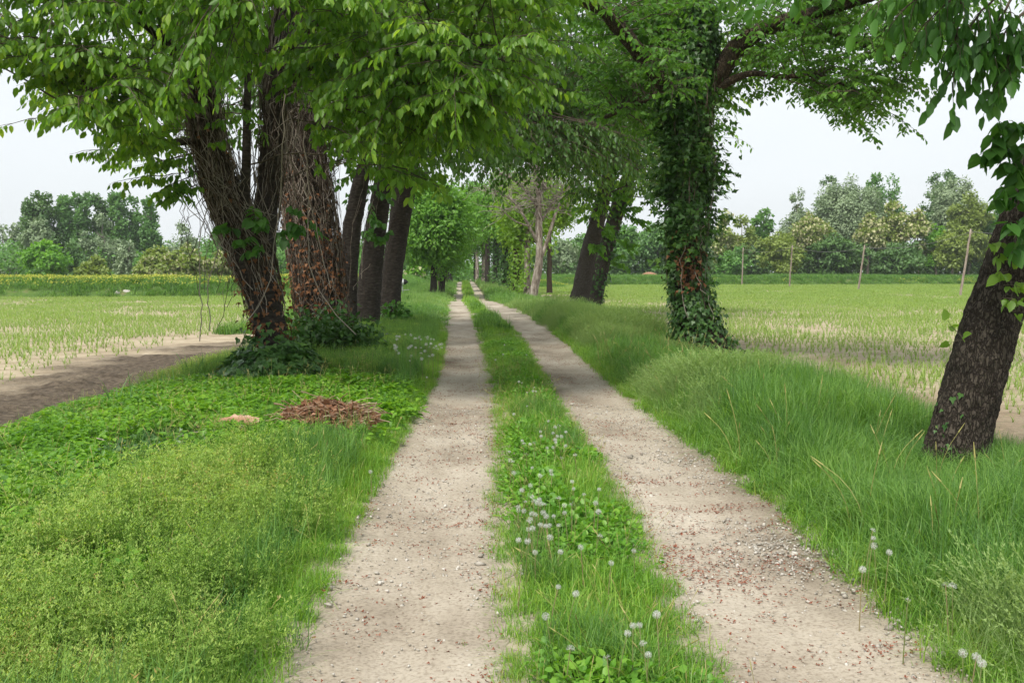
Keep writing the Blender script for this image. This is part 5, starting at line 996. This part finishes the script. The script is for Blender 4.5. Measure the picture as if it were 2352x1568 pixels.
# ------------------------------------------------------------------ crop seedlings
def seedling(h=.22):
    m = blades(6, h, .014, .011, .7, seg=5, hvar=.25, bend=.8); return m
lib('crop', [seedling() for _ in range(5)], M['crop']); lib('cropfar', [blades(7, .22, .06, .022, .8, seg=3) for _ in range(4)], M['crop'])
allnear = []
for side, e0, far, ang, zf in ((-1, FLX - 2.6, 76.5, .10, -.25), (1, FRX + .7, 141, -.16, -.21)):
    rows = np.arange(4, far, .46); pts = []
    for y_ in np.arange(-40, far + 60, .36):
        n = 940; x = e0 + side * (np.arange(n) * .125 + rng.random() * .1); pts.append(np.stack([x + rng.normal(0, .02, n), y_ + np.tan(ang) * (x - e0) + rng.normal(0, .025, n), np.full(n, zf)], -1))
    P = np.concatenate(pts); px, py = proj(P); ok = (px > -220) & (px < FW + 220) & (P[:, 1] > 6) & (P[:, 1] < far); P = P[ok]
    P = P[rng.random(len(P)) < np.clip(2.6 * (fbm(P[:, 0], P[:, 1], 4.0, 51) - .12) * np.clip((np.abs(P[:, 0] - e0)) / 2.5 + .25, .2, 1), 0, .93)]
    nr = P[:, 1] + rng.uniform(-14, 14, len(P)) < 50; N_ = P[nr]; o = np.argsort(np.linalg.norm(N_, axis=1)); allnear.append((side, N_[o[:150]])); N_ = N_[o[150:]]
    s_ = .80 + .8 * fbm(N_[:, 0], N_[:, 1], 3, 8) + rng.normal(0, .12, len(N_)); scatter('seedlings', 'crop', N_, np.clip(s_, .3, 1.5), 'young crop seedlings standing in rows in the %s field' % ('left' if side < 0 else 'right'))
    F = P[~nr]; F = F[rng.random(len(F)) < np.clip(62 / F[:, 1], 0, 1)]; scatter('seedlings', 'cropfar', F, np.clip(F[:, 1] / 75, .9, 1.4) * rng.uniform(.7, 1.2, len(F)) * (.6 + .7 * fbm(F[:, 0], F[:, 1], 7, 9)), 'distant crop seedlings merging to a green sheet in the %s field' % ('left' if side < 0 else 'right'))
sm = [LIB['crop'][0].objects[k].data for k in range(5)]
for side, N_ in allnear:
    for p in N_:
        o = link(bpy.data.objects.new('crop_seedling', sm[rng.integers(5)])); o.location = tuple(p); o.rotation_euler = (0, 0, rng.random() * 6.28); k = rng.uniform(.6, 1.25); o.scale = (k, k, k)
        tag(o, 'small grassy seedling at the near edge of the %s field' % ('left' if side < 0 else 'right'), 'seedling', 'nearest seedlings of the %s field' % ('left' if side < 0 else 'right'))

# ------------------------------------------------------------------ litter on the tracks
M['bract'] = mat_leaf('red_bract', (.13, .038, .022), (.22, .066, .036), (.31, .12, .07), trans=.05, rough=.8, spec=.1, patch=4, inst=True, tcol=(1, 1, 1)); M['pebble'] = mat_leaf('pebble', (.24, .215, .18), (.36, .33, .285), (.55, .52, .47), trans=0, rough=.85, spec=.15, patch=6, inst=True)
def bract():
    m = MB(); n = 5; a = rng.random(n) * 6.28; d = np.stack([np.cos(a), np.sin(a), .15 + .2 * rng.random(n)], -1); s_, d_, n_ = frames(d, np.array([[0, 0, 1.0]]).repeat(n, 0) + rv(n, .3)); m.inst(SIMPLE[0], SIMPLE[1], np.zeros((n, 3)) + np.array([0, 0, .003]), s_, d_, n_, rng.uniform(.0052, .0115, n), rng.random(n)); return m
def pebble():
    m = MB(); d = nrm(np.array([(1, 0, 0), (0, 1, 0), (-1, 0, 0), (0, -1, 0), (0, 0, 1), (0, 0, -1)], float) + rv(6, .18)) * rng.uniform(.7, 1.2, (6, 1)) * np.array([1, .8, .55]); m.add(d * .012, np.array([(0, 1, 4), (1, 2, 4), (2, 3, 4), (3, 0, 4), (1, 0, 5), (2, 1, 5), (3, 2, 5), (0, 3, 5)]), rng.random()); return m
lib('bract', [bract() for _ in range(6)], M['bract']); lib('pebble', [pebble() for _ in range(6)], M['pebble'])
P = rnd_pts(170000, -.8, 2.5, 2.2, 26, 60); P = P[rng.random(len(P)) < np.clip(6.5 / P[:, 1], 0, 1)]; a, b, c, d = edges(P[:, 1]); on = ((P[:, 0] > a - .02) & (P[:, 0] < b + .02)) | ((P[:, 0] > c - .02) & (P[:, 0] < d + .02))
dn = np.clip(fbm(P[:, 0] * .8, P[:, 1] * 1.5, .30, 61, 4) * 2.6 - 1.0, 0.04, 1) * np.clip(fbm(P[:, 0], P[:, 1], 1.3, 66) * 2.2 - .55, .12, 1); P = P[on & (rng.random(len(P)) < dn * .95)]; P[:, 2] += .026
scatter('fallen_bracts', 'bract', P, rng.uniform(.6, 1.35, len(P)), 'red-brown fallen bracts strewn over the wheel tracks', tilt=.3)
P = rnd_pts(70000, -.8, 2.4, 2.2, 12, 60); a, b, c, d = edges(P[:, 1]); w = .18 * ((P[:, 0] > a) & (P[:, 0] < b)) + ((P[:, 0] > c) & (P[:, 0] < d + .06)) * (.22 + .9 * np.exp(-((P[:, 0] - d + .22) / .25) ** 2) * (np.exp(-((P[:, 1] - 5.5) / 1.0) ** 2) + .45 * np.exp(-((P[:, 1] - 8.6) / 2.0) ** 2)))
P = P[rng.random(len(P)) < 1.5 * w * np.clip(fbm(P[:, 0], P[:, 1], .6, 71) * 1.6 - .3, 0, 1)]; P[:, 2] += .025; scatter('gravel', 'pebble', P, np.exp(rng.normal(-.55, .45, len(P))), 'small pale pebbles on the wheel tracks', tilt=.5)
m = MB(); p = ground(1042, 978); n = 3; s_, d_, n_ = frames(np.array([(1, .2, .25), (-.8, .5, .3), (.2, -1, .35)]), np.array([[0, 0, 1.0]]).repeat(3, 0)); m.inst(HEART[0] * np.array([1, 1, 2.5]), HEART[1], np.repeat(p[None] + np.array([[0, 0, .012]]), 3, 0), s_, d_, n_, .06, rng.random(3)); tag(build('dry_leaf', m, M['deadleaf']), 'single curled dry brown leaf lying on the left wheel track', 'leaf')

# ------------------------------------------------------------------ heap of dry brush, bark slab, loose sticks
p = ground(748, 972, .10); e = thing('brush_heap', 'heap of dry brown ivy twigs and leaves on the left verge', 'brush heap', p)
m = MB()
for _ in range(230):
    k = 8; a = rng.normal(0, .6) + (math.pi if rng.random() < .5 else 0); L = rng.uniform(.15, .45); u, v = np.clip(rng.normal(0, .24), -.36, .36), np.clip(rng.normal(0, .18), -.3, .3); z = .02 + .17 * math.exp(-(u / .40) ** 2 - (v / .32) ** 2) * rng.random()
    t_ = np.linspace(-.5, .5, k); P = p + np.stack([u + L * t_ * math.cos(a), v + L * t_ * math.sin(a), z + .10 * (.25 - t_ ** 2) * rng.normal(1, .8) + t_ * rng.normal(0, .12)], -1) + np.cumsum(rv(k, .008), 0); P[:, 2] = np.maximum(P[:, 2], p[2]); m.tube(P, rng.uniform(.0018, .005), 4, rng.random(), cap=False)
build('twigs', m, M['brush'], e)
n = 900; u = rng.normal(0, .24, n).clip(-.46, .46); v = rng.normal(0, .17, n).clip(-.34, .34); z = (.03 + .17 * np.exp(-(u / .40) ** 2 - (v / .30) ** 2)) * rng.uniform(.3, 1.1, n); m = MB(); a, b, c = frames(rv(n), rv(n) + np.array([0, -.3, .7])); m.inst(IVY[0] * np.array([1, 1, 3.0]), IVY[1], p + np.stack([u, v, z], -1), a, b, c, rng.uniform(.04, .085, n), rng.random(n)); build('dry_leaves', m, M['deadleaf2'], e)
M['slab'] = mat_noise('stripped_bark', [(.3, (.24, .10, .055)), (.5, (.44, .27, .18)), (.7, (.60, .47, .36))], 5, 7, stretch=(.35, 1, 4), bump=.8, bscale=14, bdist=.02)
p = ground(552, 988, .05) ; xs = np.linspace(-.17, .17, 9); th = np.linspace(-.25, math.pi + .25, 10); m = MB(); V = np.stack([np.stack([p[0] + x + .015 * rng.normal(0, 1, 10), p[1] + .085 * np.cos(th) * (1 + .10 * rng.normal(0, 1, 10)) * (.7 + .5 * math.sin(9 * x + 1.6)), p[2] + .045 + .075 * np.sin(th) * (1 + .12 * rng.normal(0, 1, 10)) * (.75 + .4 * math.cos(7 * x))], -1) for x in xs]); i = grid_faces(9, 10); m.add(V, i); m.add(V * 1.0 - np.array([0, 0, .016]), i[:, ::-1]); tag(build('bark_slab', m, M['slab']), 'reddish curved slab of bark lying left of the dry brush heap', 'bark')
for k, (a, b, c, d, r) in enumerate(((440, 1000, 600, 1012, .010), (470, 992, 575, 1015, .008), (400, 1025, 520, 1030, .007), (210, 1030, 300, 1075, .006), (640, 985, 690, 1000, .010), (660, 985, 720, 970, .007))):
    A_, B_ = ground(a, b), ground(c, d); t_ = np.linspace(0, 1, 9)[:, None]; P = A_ + (B_ - A_) * t_ + np.array([0, 0, .09]) + np.array([0, 0, .05]) * np.sin(t_ * 3.1) + np.cumsum(rv(9, .012), 0); m = MB(); m.tube(P, np.linspace(r, r * .5, 9), 6, .8)
    tag(build('fallen_stick', m, M['vine']), ('long grey stick lying left of the bark slab', 'second grey stick, crossing behind the bark slab', 'short stick at the end of the dark ivy patch', 'bent pale stick in the dark ivy patch', 'pale stick between bark slab and brush heap', 'pale stick running into the brush heap')[k], 'stick')

# ------------------------------------------------------------------ single plants of the left verge
for k, (a, b, h, n, lab) in enumerate(((452, 880, .46, 46, 'large clump of broad sedge blades left of the ivy-footed tree'), (285, 945, .34, 26, 'small sedge clump near the edge of the tilled soil'), (382, 905, .30, 22, 'sedge clump between the other two at the field edge'), (800, 795, .40, 40, 'sedge clump right of the bramble bush'))):
    p = ground(a, b); e = thing('sedge_clump', lab, 'plant', p, 'sedge clumps'); m = blades(n, h, .16, .019, .45, seg=5); o = build('blades', m, M['poplar'], e, local=True)
p = ground(240, 1390); e = thing('broad_leaved_plant', 'young broad-leaved plant standing in the bedstraw, lower left', 'plant', p); m = MB()
m.tube(np.array([[0, 0, 0], [.01, 0, .15], [0, .01, .28]]), [.005, .004, .002], 5); build('stem', m, M['weed'], e, local=True)
m = leafy(30, .26, .17, .072, LEAF, up=.0, stem=False); build('leaves', m, M['weed'], e, local=True)
p = ground(300, 1380); e = thing('grass_clump', 'upright broad grass blades beside the young broad-leaved plant', 'grass', p); build('blades', blades(7, .36, .09, .014, .15, seg=5), M['grass_tall'], e, local=True)
for (a, b, c, d) in ((478, 905, 482, 860), (488, 905, 490, 862), (515, 905, 522, 868), (567, 930, 560, 890), (628, 930, 620, 868), (690, 935, 700, 880), (440, 900, 436, 860), (345, 1340, 350, 1265), (600, 1420, 640, 1370), (330, 1440, 345, 1370), (858, 1000, 870, 940), (905, 1010, 915, 960), (800, 870, 806, 830), (850, 865, 858, 815), (660, 1220, 700, 1190)):
    p = ground(a, b); hh = max(.12, (b - d) / FOC * p[1]); m = MB(); t_ = np.linspace(0, 1, 7); P = np.stack([t_ ** 1.5 * (c - a) / FOC * p[1], 0 * t_, t_ * hh], -1) + np.cumsum(rv(7, .006), 0); m.tube(P, np.linspace(.0042, .0022, 7), 5, .6)
    e = thing('green_stalk', 'bare yellow-green stalk rising out of the left verge', 'stalk', p, 'bare stalks of the left verge'); build('stem', m, M['straw'], e, local=True)
    m = MB(); s_, d_, n_ = frames(rv(4, .5) + np.array([0, 0, 1.0]), rv(4)); m.inst(SIMPLE[0], SIMPLE[1], np.repeat(P[-1:], 4, 0), s_, d_, n_, .022, rng.random(4)); build('tip', m, M['straw'], e, local=True)

# ------------------------------------------------------------------ dandelion clocks
M['pappus'] = mat_leaf('dandelion_down', (.70, .70, .68), (.79, .79, .77), (.86, .86, .84), trans=.5, tcol=(1.05, 1.05, 1.05), rough=.9, spec=.1); M['dstem'] = mat_leaf('dandelion_stem', (.16, .20, .06), (.22, .22, .09), (.30, .20, .12), trans=.1, rough=.6); M['core'] = mat_noise('seed_core', [(.3, (.16, .12, .08)), (.7, (.30, .24, .16))], 60, 2)
def clock(cut=0.0, n=130):
    v = nrm(rv(n)); v = v[v[:, 2] > -.85 + cut]; n = len(v); m = MB(); s_, d_, n_ = frames(v, rv(n)); m.inst(np.array([(-.012, .1, 0), (.012, .1, 0), (.012, 1, 0), (-.012, 1, 0)]), [(0, 1, 2, 3)], np.zeros((n, 3)), s_, d_, n_, .0165, np.full(n, .5))
    for k in range(6):
        a = k * 1.047; q = s_ * math.cos(a) + n_ * math.sin(a); w_ = np.cross(v, q); m.inst(np.array([(-.045, 0, 0), (.045, 0, 0), (0, 1, .25)]), [(0, 1, 2)], v * .016, w_, q, v, .0048, rng.random(n))
    return m
cm = []
for cut, nn in ((0, 140), (0, 110), (.6, 90), (.2, 26)):
    me = clock(cut, nn).mesh('seed_head'); me.materials.append(M['pappus']); cm.append(me)
mb = MB(); uu = nrm(np.array([(1, 0, 0), (0, 1, 0), (-1, 0, 0), (0, -1, 0), (0, 0, 1), (0, 0, -1)], float)); mb.add(uu * .0045, np.array([(0, 1, 4), (1, 2, 4), (2, 3, 4), (3, 0, 4), (1, 0, 5), (2, 1, 5), (3, 2, 5), (0, 3, 5)])); core_me = mb.mesh('seed_core'); core_me.materials.append(M['core'])
def dandelion(px, py, h, lab, grp, s=1.0):
    hd = ground(px, py, h); ox, oy = rng.normal(0, .02, 2); z0 = float(hgt(hd[0] + ox, hd[1] + oy)); e = thing('dandelion', lab, 'dandelion', (hd[0] + ox, hd[1] + oy, z0), grp)
    t_ = np.linspace(0, 1, 6); m = MB(); m.tube(np.stack([-ox * t_ ** 1.6, -oy * t_ ** 1.6, (hd[2] - z0) * t_], -1), np.linspace(.0028, .0018, 6), 5, rng.random()); build('stem', m, M['dstem'], e, local=True)
    o = link(bpy.data.objects.new('seed_head', cm[rng.choice(4, p=(.42, .34, .12, .12))]), e); o.location = (-ox, -oy, hd[2] - z0); o.rotation_euler = (rng.normal(0, .3), rng.normal(0, .3), rng.random() * 6.28); k = s * rng.uniform(.7, 1.02); o.scale = (k, k, k); c = link(bpy.data.objects.new('seed_core', core_me), o)
Z7 = [(862,370),(883,425),(893,397),(911,392),(942,420),(903,440),(922,440),(893,456),(896,468),(884,490),(940,484),(984,527),(826,418),(829,440),(797,470),(778,476),(750,474),(742,460),(856,493),(760,521),(683,510),(700,556),(687,549),(704,606),(824,619),(787,583),(874,598),(877,617),(970,647),(977,679),(1025,707),(1094,682),(1078,744),(1091,784),(970,750),(909,725),(935,755),(820,730),(827,748),(843,752),(812,745),(795,735),(780,664),(740,687),(757,740),(788,716),(724,763),(725,779),(750,781),(786,793),(803,797),(838,788),(852,805),(886,805),(936,789),(780,818),(772,831),(825,843),(834,848),(850,850),(867,847),(910,849),(770,864),(790,860),(870,902),(767,919),(725,914),(801,970),(736,1060),(908,1128),(988,1159),(850,1262),(1253,962),(1150,1018),(1098,897),(917,968),(1010,946),(1357,1254),(1249,1304),(1279,1302),(1225,1340),(1296,1388),(1319,1438),(963,1412),(1130,1452),(922,540),(765,303),(704,338),(765,240),(798,218),(805,235),(792,233),(727,190),(740,196),(655,66),(661,22),(620,90),(762,67)]
for a, b in Z7:
    single = {(1253, 962): 'lone dandelion clock at the right edge of the middle strip', (1357, 1254): 'dandelion clock above the touching pair in the middle strip', (736, 1060): 'large lone dandelion clock at the left edge of the middle strip', (1249, 1304): 'left one of two touching dandelion clocks in the middle strip', (1279, 1302): 'right one of two touching dandelion clocks in the middle strip'}.get((a, b))
    dandelion((900 + a * .5464) * .91875, (850 + b * .5464) * .91875, rng.uniform(.17, .27), single or ('white dandelion clock in the cluster on the middle strip' if 360 < b < 930 else ('white dandelion clock on the far part of the middle strip' if b <= 360 else 'white dandelion clock low in the near middle strip')), 'dandelion clocks of the middle strip')
for _ in range(58):
    a, b = rng.uniform(865, 1140), rng.uniform(1218, 1352)
    if abs((a - 870) / 270 - (b - 1218) / 134) < .62: dandelion((560 + a * .4785) * .91875, (250 + b * .4785) * .91875, rng.uniform(.34, .46), 'white dandelion clock in the dense patch on the left verge', 'dandelion clocks on the left verge', 1.6)
for a, b in ((228, 94), (305, 170)): dandelion((900 + a * .5464) * .91875, (850 + b * .5464) * .91875, .25, 'white dandelion clock standing below the dense patch on the left verge', 'dandelion clocks on the left verge')
dandelion((900 + 48 * .5464) * .91875, (850 + 601 * .5464) * .91875, .2, 'lone dandelion clock below the brush heap beside the left track', None)
for a, b in ((848,970),(725,1048),(772,870),(775,905),(778,940),(935,1184),(1138,1126),(1105,1120),(1185,1430),(1247,1447),(1272,1478), (25,170),(62,200),(195,128),(220,165)):
    lab = {(848, 970): 'brightest dandelion clock at the edge of the tall right grass', (725, 1048): 'dandelion clock at the foot of the tall right grass, by the track', (935, 1184): 'half-hidden dandelion clock in the tall right grass, between the others', (1185, 1430): 'dandelion clock lowest right, in the tall right grass'}.get((a, b), 'white dandelion clock among the tall grass of the right verge')
    dandelion((1760 + a * .5464) * .91875, (850 + b * .5464) * .91875, .33 if b < 300 else .30, lab, 'dandelion clocks on the right verge')
m = MB(); x0, x1, y0, y1, z0, z1 = -900, 900, -60, 900, -1.6, 60
m.add(np.array([(x, y, z) for z in (z0, z1) for y in (y0, y1) for x in (x0, x1)]), np.array([(0, 2, 3, 1), (4, 5, 7, 6), (0, 1, 5, 4), (2, 6, 7, 3), (0, 4, 6, 2), (1, 3, 7, 5)]))
hz, hn, hl, hb = new_mat('haze'); hn.remove(hb); pv = hn.new('ShaderNodeVolumePrincipled'); pv.inputs['Color'].default_value = (.93, .96, 1, 1); pv.inputs['Density'].default_value = .0003; pv.inputs['Anisotropy'].default_value = .3; hl.new(pv.outputs['Volume'], hn['Material Output'].inputs['Volume'])
tag(build('haze', m, hz), 'thin summer haze over the fields', kind='stuff')
print('scene done', sum(len(o.data.polygons) for o in sc.objects if o.type == 'MESH'))
